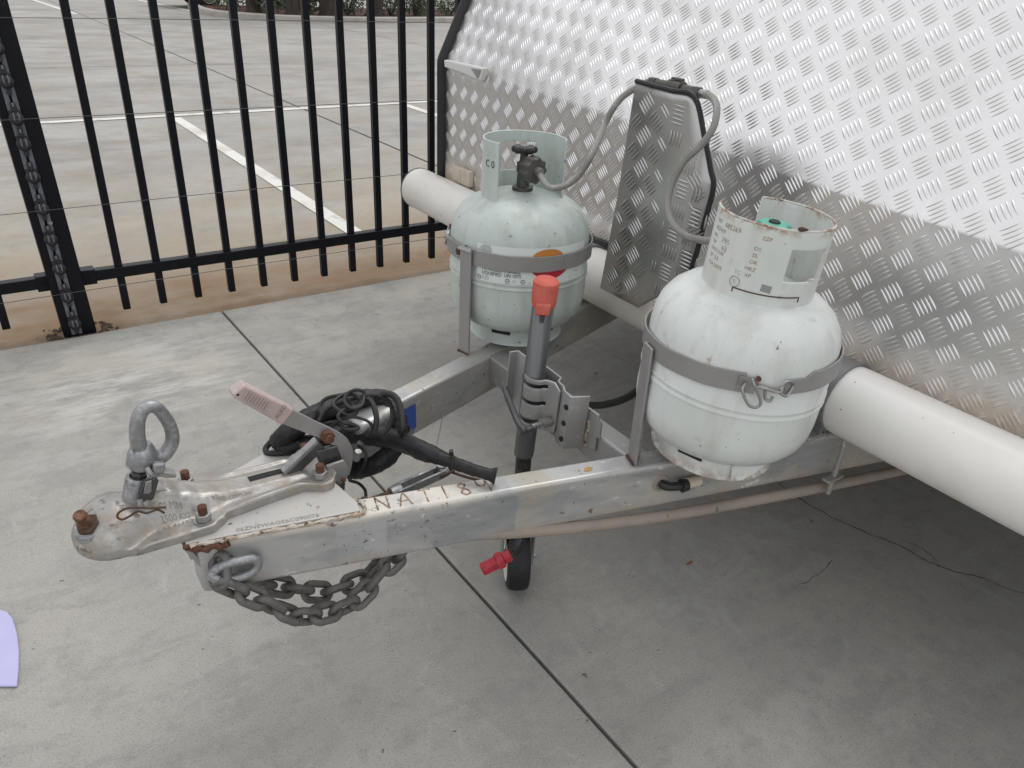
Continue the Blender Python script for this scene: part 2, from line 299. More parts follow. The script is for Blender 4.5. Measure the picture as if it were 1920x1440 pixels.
class MB:
    def __init__(s): s.v = []; s.f = []; s.uv = {}
    def add(s, vs, fs):
        o = len(s.v); s.v += [V(p) for p in vs]; s.f += [tuple(i+o for i in f) for f in fs]; return s
    def box(s, c, size, rot=None, ax=None):
        hx, hy, hz = (k/2 for k in size); M = rot if rot else Matrix.Identity(3)
        if ax: M = Matrix([V(a).normalized() for a in ax]).transposed()
        vs = [V(c)+M @ V((x*hx, y*hy, z*hz)) for x in (-1, 1) for y in (-1, 1) for z in (-1, 1)]
        return s.add(vs, [(0, 1, 3, 2), (4, 6, 7, 5), (0, 4, 5, 1), (2, 3, 7, 6), (0, 2, 6, 4), (1, 5, 7, 3)])
    def prism(s, poly, d):
        """planar polygon (3D points) extruded by vector d"""
        n = len(poly); d = V(d); a = [V(p) for p in poly]; b = [p+d for p in a]
        return s.add(a+b, [tuple(range(n-1, -1, -1)), tuple(range(n, 2*n))]+[(i, (i+1) % n, n+(i+1) % n, n+i) for i in range(n)])
    def cyl(s, p0, p1, r0, r1=None, n=20, cap=True):
        r1 = r0 if r1 is None else r1; p0, p1 = V(p0), V(p1); u, w, d = frame(p1-p0)
        vs = []
        for p, r in ((p0, r0), (p1, r1)):
            vs += [p+r*(math.cos(2*math.pi*i/n)*u+math.sin(2*math.pi*i/n)*w) for i in range(n)]
        fs = [(i, n+i, n+(i+1) % n, (i+1) % n) for i in range(n)]
        if cap: fs += [tuple(range(n)), tuple(range(2*n-1, n-1, -1))]
        return s.add(vs, fs)
    def tube(s, path, r, n=10, closed=False, cap=True, flat=None):
        """r: number or function(t 0..1, angle) ; stores uv = (length, around)"""
        P = [V(p) for p in path]; N = len(P); vs = []; L = 0; Ls = []
        t0 = (P[1]-P[0]).normalized(); u, w, _ = frame(t0); pt = t0
        for i, p in enumerate(P):
            if closed: tg = (P[(i+1) % N]-P[i-1]).normalized()
            else: tg = (P[min(i+1, N-1)]-P[max(i-1, 0)]).normalized()
            q = pt.rotation_difference(tg); u = (q @ u); u = (u-tg*u.dot(tg)).normalized(); w = tg.cross(u); pt = tg
            if i: L += (P[i]-P[i-1]).length
            Ls.append(L)
            for k in range(n):
                a = 2*math.pi*k/n
                rr = r(i/(N-1), a) if callable(r) else r
                vs.append(p+rr*(math.cos(a)*u*(flat if flat else 1)+math.sin(a)*w))
        o = len(s.v); fo = len(s.f); fs = []
        for i in range(N if closed else N-1):
            j = (i+1) % N
            for k in range(n):
                fs.append((i*n+k, i*n+(k+1) % n, j*n+(k+1) % n, j*n+k))
                s.uv[fo+len(fs)-1] = [(Ls[i], k/n*10), (Ls[i], (k+1)/n*10), (Ls[j] if j else L, (k+1)/n*10), (Ls[j] if j else L, k/n*10)]
        if cap and not closed: fs += [tuple(range(n-1, -1, -1)), tuple((N-1)*n+k for k in range(n))]
        return s.add(vs, fs)
    def lathe(s, prof, c=(0, 0, 0), axis=(0, 0, 1), n=48, a0=0, a1=2*math.pi, e=None):
        c = V(c)
        if e: u, w, d = (V(q) for q in e)
        else: u, w, d = frame(axis)
        full = abs(a1-a0-2*math.pi) < 1e-6; m = n if full else n+1; vs = []
        for (r, z) in prof:
            for i in range(m):
                a = a0+(a1-a0)*i/n; vs.append(c+r*(math.cos(a)*u+math.sin(a)*w)+z*d)
        fs = []
        for j in range(len(prof)-1):
            for i in range(n):
                k = (i+1) % m; fs.append((j*m+i, j*m+k, (j+1)*m+k, (j+1)*m+i))
        return s.add(vs, fs)
    def hexnut(s, c, d, r, h):
        u, w, d = frame(d); c = V(c); p = [c+r*(math.cos(k*math.pi/3)*u+math.sin(k*math.pi/3)*w) for k in range(6)]
        return s.prism(p, d*h)
    def build(s, name, m, parent=None, smooth=35, bevel=0, seg=2, solid=0, sub=0, recalc=True):
        me = bpy.data.meshes.new(name); me.from_pydata([tuple(p) for p in s.v], [], s.f)
        if s.uv:
            ul = me.uv_layers.new(name='UVMap')
            for fi, uvs in s.uv.items():
                for li, q in zip(me.polygons[fi].loop_indices, uvs): ul.data[li].uv = q
        if recalc:
            bm = bmesh.new(); bm.from_mesh(me); bmesh.ops.remove_doubles(bm, verts=bm.verts, dist=1e-6)
            bmesh.ops.recalc_face_normals(bm, faces=bm.faces); bm.to_mesh(me); bm.free()
        if smooth:
            me.shade_smooth(); me.set_sharp_from_angle(angle=R_(smooth))
        me.materials.append(MT[m]); me.update()
        o = bpy.data.objects.new(name, me); scene.collection.objects.link(o)
        if parent: adopt(o, parent)
        if solid:
            md = o.modifiers.new('solid', 'SOLIDIFY'); md.thickness = solid; md.offset = 0
        if bevel:
            md = o.modifiers.new('bevel', 'BEVEL'); md.width = bevel; md.segments = seg; md.limit_method = 'ANGLE'; md.angle_limit = R_(40); md.harden_normals = False
        if sub:
            md = o.modifiers.new('sub', 'SUBSURF'); md.levels = sub; md.render_levels = sub
        return o
def world_loc(o):
    return o.location if not o.parent else o.parent.location
def adopt(o, p):
    o.parent = p
    base = V((0, 0, 0)); q = p
    while q: base += q.location; q = q.parent
    o.matrix_parent_inverse = Matrix.Translation(-base) if p.parent is None else Matrix.Identity(4)
    return o
def thing(name, loc, label, cat, group=None):
    o = bpy.data.objects.new(name, None); o.empty_display_size = .1; scene.collection.objects.link(o); o.location = loc
    return tag(o, label, cat, group)
def tag(o, label=None, cat=None, group=None, kind=None):
    for k, v in (('label', label), ('category', cat), ('group', group), ('kind', kind)):
        if v: o[k] = v
    return o
_tx = {}
def text2d(txt, size):
    """flat glyph mesh of a string: (vertices (u,v), faces), baseline left at the origin"""
    if (txt, size) in _tx: return _tx[(txt, size)]
    cu = bpy.data.curves.new('t', 'FONT'); cu.body = txt; cu.size = size; cu.resolution_u = 3
    o = bpy.data.objects.new('t', cu); scene.collection.objects.link(o)
    dg = bpy.context.evaluated_depsgraph_get(); me = o.evaluated_get(dg).to_mesh()
    r = ([(v.co.x, v.co.y) for v in me.vertices], [tuple(p.vertices) for p in me.polygons])
    o.evaluated_get(dg).to_mesh_clear(); bpy.data.objects.remove(o); bpy.data.curves.remove(cu)
    _tx[(txt, size)] = r; return r
def put_text(mb, txt, size, fmap, u0=0, v0=0, squeeze=1.0):
    vs, fs = text2d(txt, size)
    return mb.add([fmap(u0+u*squeeze, v0+v) for u, v in vs], fs)
def plane_map(o, ud, vd, lift=0.):
    o, ud, vd = V(o), V(ud).normalized(), V(vd).normalized(); n = ud.cross(vd).normalized()
    return lambda u, v: o+ud*u+vd*v+n*lift

# ------------------------------------------------------------------ ground, slabs, yard
g = MB().add([(-300, -300, -.20), (300, -300, -.20), (300, 300, -.20), (-300, 300, -.20)], [(0, 1, 2, 3)]).build('ground', 'ground')
tag(g, kind='structure')
fc = MB().box((2, -2.442, -.106), (24, 11.116, .172)).build('forecourt', 'joint'); tag(fc, kind='structure')
JX0, JX1 = .776-.026*3.1, .776+.026*8          # the saw-cut joint runs from the fence towards the viewer
def slab(poly, m='concrete'):
    o = MB().prism([(x, y, -.03) for x, y in poly], (0, 0, .03)).build('slab', m, fc, bevel=.004, seg=2)
    return o
gw = .0042
slab([(-10, -8), (JX1-gw, -8), (JX0-gw, 3.1), (-10, 3.1)])
slab([(JX1+gw, -8), (5.4, -8), (5.4, 3.1), (JX0+gw, 3.1)])
slab([(5.41, -8), (14, -8), (14, 3.1), (5.41, 3.1)])
# hairline cracks in the right-hand slab
def crack(pts, w):
    P = smooth_path(pts, 6); mb = MB(); L = []; Rr = []
    for i, p in enumerate(P):
        p = p+V((random.uniform(-1, 1)*.004, random.uniform(-1, 1)*.004, 0)); ww = w*random.uniform(.5, 1.2)
        t = (P[min(i+1, len(P)-1)]-P[max(i-1, 0)]).normalized(); nrm = V((-t.y, t.x, 0))
        L.append(p+nrm*ww); Rr.append(p-nrm*ww)
    n = len(P); vs = [V((p.x, p.y, .0008)) for p in L+Rr]
    mb.add(vs, [(i, i+1, n+i+1, n+i) for i in range(n-1)]); mb.build('crack', 'crack', fc)
crack([(1.7506, 1.0779, 0.0000), (1.7405, 0.9841, 0.0000), (1.7491, 0.8746, 0.0000), (1.7779, 0.7778, 0.0000), (1.8029, 0.6996, 0.0000), (1.8128, 0.6165, 0.0000), (1.8540, 0.5548, 0.0000), (1.8801, 0.5007, 0.0000), (1.9167, 0.4029, 0.0000)], .0016)
crack([(1.8276, 0.7302, 0.0000), (1.8409, 0.6770, 0.0000), (1.8169, 0.6117, 0.0000)], .0010)
crack([(1.8865, 2.1225, 0.0000), (1.8794, 1.9504, 0.0000), (1.8820, 1.8311, 0.0000)], .0008)
crack([(1.5907, 0.7777, 0.0000), (1.5027, 0.7611, 0.0000), (1.4431, 0.7637, 0.0000)], .0007)

yard = MB().add([(-40, 3.1085, -.012), (60, 3.1085, -.012), (60, 60, -.012), (-40, 60, -.012)], [(0, 1, 2, 3)]).build('car_park', 'yard')
tag(yard, kind='structure')
def flat_line(name, a, b, w, m, z, par):
    a, b = V(a), V(b); t = (b-a).normalized(); nn = V((-t.y, t.x))*w/2
    return MB().add([(*(a+nn), z), (*(b+nn), z), (*(b-nn), z), (*(a-nn), z)], [(3, 2, 1, 0)]).build(name, m, par)
flat_line('painted_line', (1.57, 7.72), (1.635, 3.75), .095, 'line', -.008, yard)
flat_line('painted_line', (3.92, 7.80), (3.98, 3.75), .095, 'line', -.008, yard)
flat_line('painted_line', (-.78, 7.62), (-.72, 3.75), .095, 'line', -.008, yard)
flat_line('painted_line', (-6, 7.62), (14, 8.20), .10, 'line', -.0075, yard)
flat_line('painted_line', (5.2, 29), (5.62, 22.2), .12, 'line', -.008, yard)
flat_line('painted_line', (2.2, 29), (2.6, 21.5), .12, 'line', -.008, yard)
for a, b in (((2.62, 30), (2.86, 3.1)), ((-2.0, 30), (-1.9, 3.1)), ((7.4, 19), (7.6, 3.1)), ((-8, 11.5), (30, 12.1))):
    flat_line('saw_cut', a, b, .012, 'joint', -.0085, yard)

# garden island behind the car park
isl = [(5.75, 24.5), (5.55, 22.3), (5.7, 21.2), (6.3, 20.35), (7.1, 19.85), (8.3, 19.65), (10, 19.8), (12.5, 20.4), (15, 21.2), (19, 22.6), (19, 24.5)]
ip = [V((x, y, 0)) for x, y in isl]; ip = smooth_path(ip, 5)
kb = tag(MB().build('garden_kerb', 'kerb'), 'curved pale concrete kerb around the planted island behind the fence', 'kerb')
bpy.data.objects.remove(kb)
kbm = MB(); inner = []
for i, p in enumerate(ip):
    t = (ip[min(i+1, len(ip)-1)]-ip[max(i-1, 0)]).normalized(); inner.append(p+V((-t.y, t.x, 0))*.18)
n = len(ip); rows = []
for z, A in ((-.02, ip), (.10, ip), (.125, [a.lerp(b, .15) for a, b in zip(ip, inner)]), (.125, inner), (.0, inner)):
    rows.append([V((p.x, p.y, z)) for p in A])
kbm.add([p for r in rows for p in r], [(j*n+i, j*n+i+1, (j+1)*n+i+1, (j+1)*n+i) for j in range(4) for i in range(n-1)])
kbo = kbm.build('garden_kerb', 'kerb'); tag(kbo, 'curved pale concrete kerb around the planted island behind the fence', 'kerb')
tag(MB().prism([(p.x, p.y, .03) for p in inner], (0, 0, .06)).build('garden_bed', 'mulch'), kind='structure')

def leaf_blob(mb, c, rad, nl, sz):
    for _ in range(nl):
        while True:
            p = V((random.uniform(-1, 1), random.uniform(-1, 1), random.uniform(-1, 1)))
            if .15 < p.length < 1: break
        q = V(c)+V((p.x*rad[0], p.y*rad[1], p.z*rad[2]))
        a = V((random.gauss(0, 1), random.gauss(0, 1), random.gauss(0, 1))).normalized(); b = a.orthogonal().normalized()
        s_ = sz*random.uniform(.6, 1.3)
        mb.add([q-a*s_, q+b*s_*.45, q+a*s_, q-b*s_*.45], [(0, 1, 2, 3)])
def tree(x, y, r, lab):
    t = thing('garden_tree', (x, y, .08), lab, 'tree', 'trees in the planted island')
    mb = MB(); P = smooth_path([(x, y, .05), (x+random.uniform(-.06, .06), y, .8), (x+random.uniform(-.15, .15), y+.1, 2.0), (x+random.uniform(-.2, .2), y, 3.4)], 5)
    mb.tube(P, lambda t_, a: r*(1.15-.55*t_)*(1+.10*math.sin(3*a+7*t_))+(.06 if t_ < .04 else 0), 12)
    for k in range(4):
        a = k*1.6+x; q = P[-4-k]
        mb.tube(smooth_path([q, q+V((math.cos(a)*.6, math.sin(a)*.6, .5)), q+V((math.cos(a)*1.1, math.sin(a)*1.1, 1.2))], 4), lambda t_, a_: r*.4*(1-.7*t_), 8)
    mb.build('trunk', 'bark', t)
    cb = MB()
    for k in range(9): leaf_blob(cb, (x+random.uniform(-1.1, 1.1), y+random.uniform(-1, 1), 3.9+random.uniform(-.5, 1.2)), (.8, .8, .55), 130, .09)
    cb.build('crown', 'foliage', t, smooth=0, recalc=False)
for x, y, r, lab in ((6.62, 21.5, .17, 'leftmost dark tree trunk in the planted island beside the parked car'), (7.35, 20.75, .16, 'second dark tree trunk from the parked car in the island'),
                  (8.25, 20.6, .22, 'broad brownish tree trunk, third from the parked car in the island'), (9.55, 20.7, .20, 'reddish brown tree trunk, fourth from the parked car in the island'),
                  (11.3, 21.4, .17, 'rightmost tree trunk in the planted island, nearest the caravan edge')):
    tree(x, y, r, lab)
for i, (x, y, rx, h, lab) in enumerate(((7.0, 21.4, .5, .55, 'low green shrub between the two leftmost tree trunks'), (7.85, 21.0, .35, .5, 'small shrub left of the broad brownish trunk'), (8.95, 21.0, .5, .65, 'green shrub between the broad trunk and the reddish trunk'),
        (10.2, 21.0, .55, .7, 'olive shrub right of the reddish brown trunk'), (10.9, 20.9, .40, .9, 'bright green upright shrub left of the rightmost trunk'), (12.3, 21.5, .6, .5, 'low shrub at the right end of the planted island'),
        (6.4, 22.6, .7, .8, 'dark shrub at the back left of the planted island'), (8.0, 22.9, 1.0, 1.0, 'wide dark shrub behind the broad brownish trunk'), (9.8, 23.0, 1.0, 1.1, 'wide dark shrub behind the reddish trunk'), (11.8, 23.2, 1.1, 1.0, 'wide dark shrub at the back right of the island'), (14.0, 23.4, 1.2, 1.0, 'dark shrub at the far right back of the island'))):
    t = thing('garden_shrub', (x, y, .08), lab, 'shrub', 'shrubs in the planted island'); sb = MB()
    leaf_blob(sb, (x, y, .09+h*.5), (rx, rx*.8, h*.55), int(380*rx*1.4)+150, .055); sb.build('foliage', 'foliage', t, smooth=0, recalc=False)
    st = MB()
    for k in range(5): a = k*1.25; st.tube([(x, y, .05), (x+math.cos(a)*rx*.5, y+math.sin(a)*rx*.4, .09+h*.6)], .014, 6)
    st.build('stem', 'bark', t)

# parked car at the far left of the island
CX, CY = 5.45, 24.3
car = thing('parked_car', (CX+2.1, CY+.9, 0), 'dark parked car behind the planted island', 'car')
prof = [(0, .42), (.03, .30), (.25, .24), (4.2, .24), (4.35, .40), (4.33, .62), (4.2, .78), (3.2, .92), (2.75, 1.35), (2.5, 1.42), (1.0, 1.44), (.75, 1.40), (.22, .95), (.06, .86), (.0, .62)]
MB().prism([(CX+a, CY, b) for a, b in prof], (0, 1.8, 0)).build('body', 'carpaint', car, bevel=.06, seg=3)
MB().prism([(CX+a, CY-.006, b) for a, b in [(.40, .98), (.85, 1.36), (1.05, 1.39), (2.45, 1.37), (2.68, 1.31), (3.02, .96)]], (0, .012, 0)).build('window', 'glass', car)
MB().box((CX-.02, CY+.9, .47), (.16, 1.74, .17)).build('bumper', 'black_plastic', car, bevel=.03)
MB().box((CX+.02, CY+.2, .74), (.10, .24, .14)).build('tail_light', 'print_red', car, bevel=.02)
for a in (.85, 3.45):
    for yy in (CY+.08, CY+1.72):
        w = MB().lathe([(.2, -.1), (.30, -.1), (.33, -.07), (.33, .07), (.30, .1), (.2, .1)], (CX+a, yy, .33), (0, 1, 0), 28).build('wheel', 'tyre', car)
        MB().lathe([(0, -.085), (.06, -.095), (.19, -.08), (.21, -.10)], (CX+a, yy, .33), (0, 1, 0), 24).build('rim', 'steel', w)

# ------------------------------------------------------------------ steel fence with electric wires
FY = 3.20
fence = thing('steel_fence', (.17, FY, -.01), 'black steel bar fence with bottom rail and square post behind the trailer', 'fence')
bar_mb = MB().box((0, 0, .90), (.027, .027, 1.72)); bar0 = None
xs = [.357+.1383*k for k in range(-12, 26) if not 0.06 < .357+.1383*k < .30]
for x in xs:
    if bar0 is None:
        bar0 = bar_mb.build('bar', 'fence', None, bevel=.0025); o = bar0
    else:
        o = bar0.copy(); scene.collection.objects.link(o)
    o.parent = fence; o.matrix_parent_inverse = Matrix.Translation(-fence.location); o.location = (x, FY, 0)
for (x0, x1) in ((-1.6, .112), (.232, 3.9)):
    MB().box(((x0+x1)/2, FY, .198), (x1-x0, .042, .042)).build('rail', 'fence', fence, bevel=.003)
    MB().box(((x0+x1)/2, FY, 1.60), (x1-x0, .042, .042)).build('rail', 'fence', fence, bevel=.003)
def lean(m):
    for v in m.v: v.x -= .031*v.z      # the post leans a little
    return m
lean(MB().box((.172, FY-.02, .92), (.112, .10, 1.86))).build('post', 'fence', fence, bevel=.004)
for sx in (-1, 1):
    MB().box((.172+sx*.075, FY, .198), (.05, .056, .058)).build('rail_bracket', 'fence', fence, bevel=.003)
    MB().hexnut((.172+sx*.075, FY-.028, .198), (0, -1, 0), .006, .005).build('bolt', 'fence', fence)
so = MB()
for i in range(150):
    a = random.uniform(0, 6.28); d = .07+abs(random.gauss(0, .022)); r = random.uniform(.003, .010)
    c = V((.172+math.cos(a)*d*1.15, FY-.03+math.sin(a)*d*.85, -.010))
    if c.y < 3.112: c.y = 3.112+random.uniform(0, .006)
    P = [c+V((math.cos(k*1.05)*r*random.uniform(.7, 1.2), math.sin(k*1.05)*r*random.uniform(.7, 1.2), 0)) for k in range(6)]
    so.add(P+[c+V((0, 0, r*random.uniform(.6, 1.1)))], [(k, (k+1) % 6, 6) for k in range(6)])
tag(so.build('soil', 'soil', None, smooth=0), 'crumbs of dark soil gathered around the foot of the fence post', 'soil', kind='stuff')
ins = thing('insulator_strip', (.165, FY-.07, 0), 'grey strip of black electric fence insulators screwed to the fence post', 'insulator')
lean(MB().box((.150, FY-.0745, .90), (.014, .008, 1.80))).build('backing_strip', 'insul_strip', ins, bevel=.001)
lean(MB().box((.172, FY-.0745, .90), (.014, .008, 1.80))).build('backing_strip', 'insul_strip', ins, bevel=.001)
ZI = [.055, .165, .275, .385, .497, .607, .717, .80, .915, 1.015, 1.10, 1.21, 1.32, 1.43, 1.54]
for z in ZI:
    b = MB(); c = V((.161, FY-.085, z))
    b.box(c, (.036, .026, .040)); b.lathe([(0, -.022), (.012, -.022), (.021, -.012), (.023, 0), (.021, .012), (.012, .022), (0, .022)], c+V((0, -.010, -.004)), (0, 1, 0), 16)
    b.box(c+V((0, -.004, .032)), (.016, .02, .028)); b.box(c+V((0, -.004, -.032)), (.014, .02, .026))
    io = lean(b).build('insulator', 'insul', ins, bevel=.002)
    k = MB(); k.box(c+V((-.007, -.0335, .006)), (.004, .006, .024)); k.box(c+V((.007, -.0335, .006)), (.004, .006, .024)); k.box(c+V((0, -.016, .040)), (.006, .006, .012))
    lean(k).build('clip', 'insul_strip', io, bevel=.001)
MB().hexnut((.161, FY-.079, .437), (0, -1, 0), .007, .006).build('screw', 'steel', ins)
for z, lab in ((1.10, 'uppermost thin electric wire across the black fence'), (.797, 'second thin electric wire from the top across the fence'), (.492, 'third thin electric wire, above the fence bottom rail'), (.182, 'lowest thin electric wire running along the bottom rail')):
    P = [V((-1.6+i*.25, FY-.118, z+.010*math.sin((i-7)*.35)*.35-(i-7)*.0007)) for i in range(23)]
    tag(MB().tube(smooth_path(P, 3), .0012, 6).build('electric_wire', 'wire'), lab, 'wire', 'electric wires on the fence')

# ------------------------------------------------------------------ caravan: body, front panel, drawbar
YC = 1.125
cv = thing('caravan', (.14, YC, .40), 'silver tread plate caravan with a worn A-frame drawbar and coupling', 'caravan')
XP = 1.42; YL, YR = 2.52, -.27
zb_ = lambda y: .925+.0465*(y-.54)
TH = math.atan(.5); RB = .03
def surf(y, s):
    """front sheet: s = arc length above the fold (negative below). returns point, normal, up-tangent"""
    L = RB*TH
    if s < 0: th = 0; x, z = 0, s
    elif s < L: th = s/RB; x, z = RB*(1-math.cos(th)), RB*math.sin(th)
    else: th = TH; k = s-L; x, z = RB*(1-math.cos(th))+k*math.sin(th), RB*math.sin(th)+k*math.cos(th)
    return V((XP+x, y, zb_(y)-.008+z)), V((-math.cos(th), 0, math.sin(th))), V((math.sin(th), 0, math.cos(th)))
STOP = 1.45
ys = [YR+(YL-YR)*i/10 for i in range(11)]; ss = [None]+[-.1, 0]+[RB*TH*k/6 for k in range(1, 7)]+[.2, .5, 1.0, STOP]
mb = MB(); pts = []
for s in ss:
    for y in ys: pts.append(V((XP, y, .590)) if s is None else surf(y, s)[0])
m_ = len(ys); mb.add(pts, [(j*m_+i, j*m_+i+1, (j+1)*m_+i+1, (j+1)*m_+i) for j in range(len(ss)-1) for i in range(m_-1)])
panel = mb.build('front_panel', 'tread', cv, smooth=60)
def tread_bar(mb, P, N, d, length, width, h):
    """one raised lens-shaped bar"""
    w = N.cross(d); vs = []; fs = []; NS, NC = 7, 5
    for i in range(NS):
        t = -1+2*i/(NS-1); ww = width*.5*max(.06, (1-t*t))**.75
        for j in range(NC):
            q = -1+2*j/(NC-1)
            vs.append(P+d*(t*length/2)+w*(q*ww)+N*(h*max(0, (1-t*t))**.6*(1-q*q)-.0002))
    for i in range(NS-1):
        for j in range(NC-1): fs.append((i*NC+j, (i+1)*NC+j, (i+1)*NC+j+1, i*NC+j+1))
    mb.add(vs, fs)
def treads(mb, smap, y0, y1, s0, s1, pitch=.0683, inside=lambda y, s: True, blen=.0350):
    k = math.sqrt(.5)
    ny = int((y1-y0)/(pitch/2))+2
    for r in range(int((s1-s0)/(pitch/2))+2):
        for c in range(ny//2+1):
            yc = y0+c*pitch+(r % 2)*pitch/2; sc = s0+r*pitch/2
            e, f = (V((k, k)), V((k, -k))) if r % 2 else (V((k, -k)), V((k, k)))
            for b in range(-2, 3):
                oy, os = yc+f.x*b*.0087, sc+f.y*b*.0087
                if not (inside(oy+e.x*.014, os+e.y*.014) and inside(oy-e.x*.014, os-e.y*.014)): continue
                P, N, U = smap(oy, os); Yd = V((0, 1, 0)) if abs(N.y) < 1e-6 else N.cross(U)*-1
                if Yd.y < 0: Yd = -Yd
                tread_bar(mb, P, N, (Yd*e.x+U*e.y).normalized(), blen, .0056, .0025)
tb = MB()
treads(tb, surf, YR+.02, YL-.02, -.52, STOP-.02, inside=lambda y, s: YR+.015 < y < YL-.015 and s < STOP and surf(y, s)[0].z > .595)
tag(tb.build('tread_pattern', 'tread', panel, smooth=180, recalc=False), kind='stuff')
prof = [(XP+.004, .625), (XP+.004, .95), (2.05, 2.20), (2.35, 2.42), (6.9, 2.42), (6.9, .625)]
for y, sg in ((YL+.001, 1), (YR-.001, -1)):
    MB().prism([(a, y, b) for a, b in prof], (0, sg*.03, 0)).build('side_wall', 'body', cv, bevel=.01)
MB().add([(2.05, YR, 2.20), (2.05, YL, 2.20), (2.35, YL, 2.42), (2.35, YR, 2.42), (6.9, YL, 2.42), (6.9, YR, 2.42)], [(0, 1, 2, 3), (3, 2, 4, 5)]).build('roof', 'body', cv, solid=.02)
MB().box((4.17, (YL+YR)/2, .60), (5.44, YL-YR, .045)).build('floor', 'darkgrey', cv, bevel=.005)
MB().box((6.9, (YL+YR)/2, 1.5), (.03, YL-YR, 1.75)).build('rear_wall', 'body', cv)
for y in (YL-.2, YR+.2):
    w = MB().lathe([(.22, -.1), (.31, -.1), (.345, -.06), (.345, .06), (.31, .1), (.22, .1)], (4.4, y, .345), (0, 1, 0), 36).build('wheel', 'tyre', cv)
    MB().lathe([(0, -.05), (.08, -.07), (.2, -.05), (.225, -.09), (.225, .09)], (4.4, y, .345), (0, 1, 0), 32).build('rim', 'steel', w)
# black rubber edging down the two sides of the front sheet
for y, sg in ((YL, 1), (YR, -1)):
    P = [V((XP-.004, y, .61))]+[surf(y, s)[0]+V((-.004, 0, 0)) for s in (-.3, -.1, -.02, .01, .03, .2, .5, 1.0, STOP)]
    MB().tube(smooth_path(P, 4), .019, 12).build('edge_trim', 'trim', panel)
MB().box((1.452, YC+.1, .57), (.05, 2.5, .036)).build('sill_channel', 'darkgrey', cv, bevel=.003)
MB().prism([(1.4050, 1.6665, 0.6408), (1.4050, 1.5528, 0.6454), (1.4050, 1.5470, 0.6099), (1.4050, 1.6612, 0.6039)], (.012, 0, 0)).build('step_bracket', 'darkgrey', cv, bevel=.002)
# white clearance light bracket near the top left fold
b0 = surf(2.47, .02)[0]; br = MB()
br.prism([(1.3950, 2.4735, 1.0240), (1.3950, 2.3385, 1.0250), (1.3950, 2.2163, 1.0256), (1.3950, 2.2400, 0.9846), (1.3950, 2.3444, 0.9949), (1.3950, 2.4696, 1.0007)], (.022, 0, 0))
br.build('light_bracket', 'white_plastic', panel, bevel=.004, seg=3)
MB().prism([(1.3935, 2.2884, 1.0176), (1.3935, 2.2296, 1.0194), (1.3935, 2.2477, 0.9918)], (-.003, 0, 0)).build('bracket_recess', 'print_grey', panel, bevel=.001)
MB().box((1.407, 2.355, .655), (.022, .115, .056)).build('reflector_block', 'cream_plastic', panel, bevel=.004)
MB().box((1.3955, 2.355, .655), (.004, .004, .050)).build('reflector_seam', 'cream_plastic', panel)

# drawbar beams
SL = .2564; DN = V((1, -SL, 0)).normalized(); DF = V((1, SL, 0)).normalized()
near_y = lambda x: 1.018-SL*(x-.147)
SLF = .338
far_y = lambda x: 1.405+SLF*(x-.873)
wy = .05*math.sqrt(1+SL*SL)
def beam(f, sg, x0=.14, x1=2.4):
    poly = [(x0, f(x0), .40), (x1, f(x1), .40), (x1, f(x1)+sg*wy, .40), (x0, f(x0)+sg*wy, .40)]
    return MB().prism(poly, (0, 0, .10)).build('drawbar_beam', 'beam', cv, bevel=.007, seg=4)
beam_near = beam(near_y, 1); beam_far = beam(far_y, -math.sqrt(1+SLF*SLF)/math.sqrt(1+SL*SL))
MB().prism([(.136, 1.024, .425), (.15, 1.03, .40), (.15, 1.225, .40), (.136, 1.225, .425), (.131, 1.225, .495), (.131, 1.024, .495)], (0, 0, 0.0001)).build('x', 'silver', cv)
bpy.data.objects.remove(bpy.data.objects['x'])
MB().add([(.127, 1.020, .4985), (.127, 1.140, .4985), (.165, 1.145, .405), (.165, 1.022, .405)], [(0, 1, 2, 3)]).build('nose_plate', 'silver', cv, solid=.008, bevel=.002)
MB().prism([(.893, .872, .432), (.943, .860, .432), (.943, 1.385, .432), (.893, 1.368, .432)], (0, 0, .066)).build('cross_member', 'silver', cv, bevel=.005, seg=3)
MB().prism([(1.78, .70, .42), (1.83, .69, .42), (1.83, 1.56, .42), (1.78, 1.55, .42)], (0, 0, .07)).build('cross_member', 'darkgrey', cv, bevel=.005, seg=3)
# top plate that carries the coupling, with its weld and stamped number
pl = MB().prism([(.128, 1.020, .5015), (.388, .962, .5015), (.394, .985, .5015), (.387, 1.030, .5015), (.383, 1.060, .5015), (.383, 1.180, .5015), (.392, 1.215, .5015), (.386, 1.236, .5015), (.128, 1.128, .5015)], (0, 0, .0065)).build('coupling_plate', 'plate', cv, bevel=.0015)
wp = []
for i in range(46):
    t = i/45; p = V((.132, 1.016, .5035)).lerp(V((.392, .9565, .5035)), t); wp.append(p+V((random.uniform(-1, 1)*.001, random.uniform(-1, 1)*.0012, random.uniform(-.5, 1)*.0012)))
wp += [V((.400, .968, .5035)), V((.402, .985, .5035)), V((.392, 1.0, .5035))]
MB().tube(wp, lambda t, a: .0034+.0008*math.sin(t*71+2*a)+.0005*math.sin(t*163), 8).build('weld_bead', 'weld', pl)
MB().tube([V((.130, 1.018+.002*i, .499+.002*math.sin(i*2.1))) for i in range(6)]+[V((.136+.006*i, 1.014-.0016*i, .496+.003*math.sin(i*1.7))) for i in range(9)], lambda t, a: .006+.002*math.sin(t*40), 8).build('rusty_weld', 'rust', pl)
ud = V((.257, -.0586, 0)).normalized(); vd = V((-ud.y, ud.x, 0))
tm = MB(); put_text(tm, '06ZNEWAGE6C090076', .0128, plane_map((.200, 1.0085, .5084), ud, vd), squeeze=1.0)
tm.build('stamped_number', 'castmark', pl, smooth=0)
tm = MB(); put_text(tm, 'x', .012, plane_map((.318, 1.018, .5084), ud, vd))
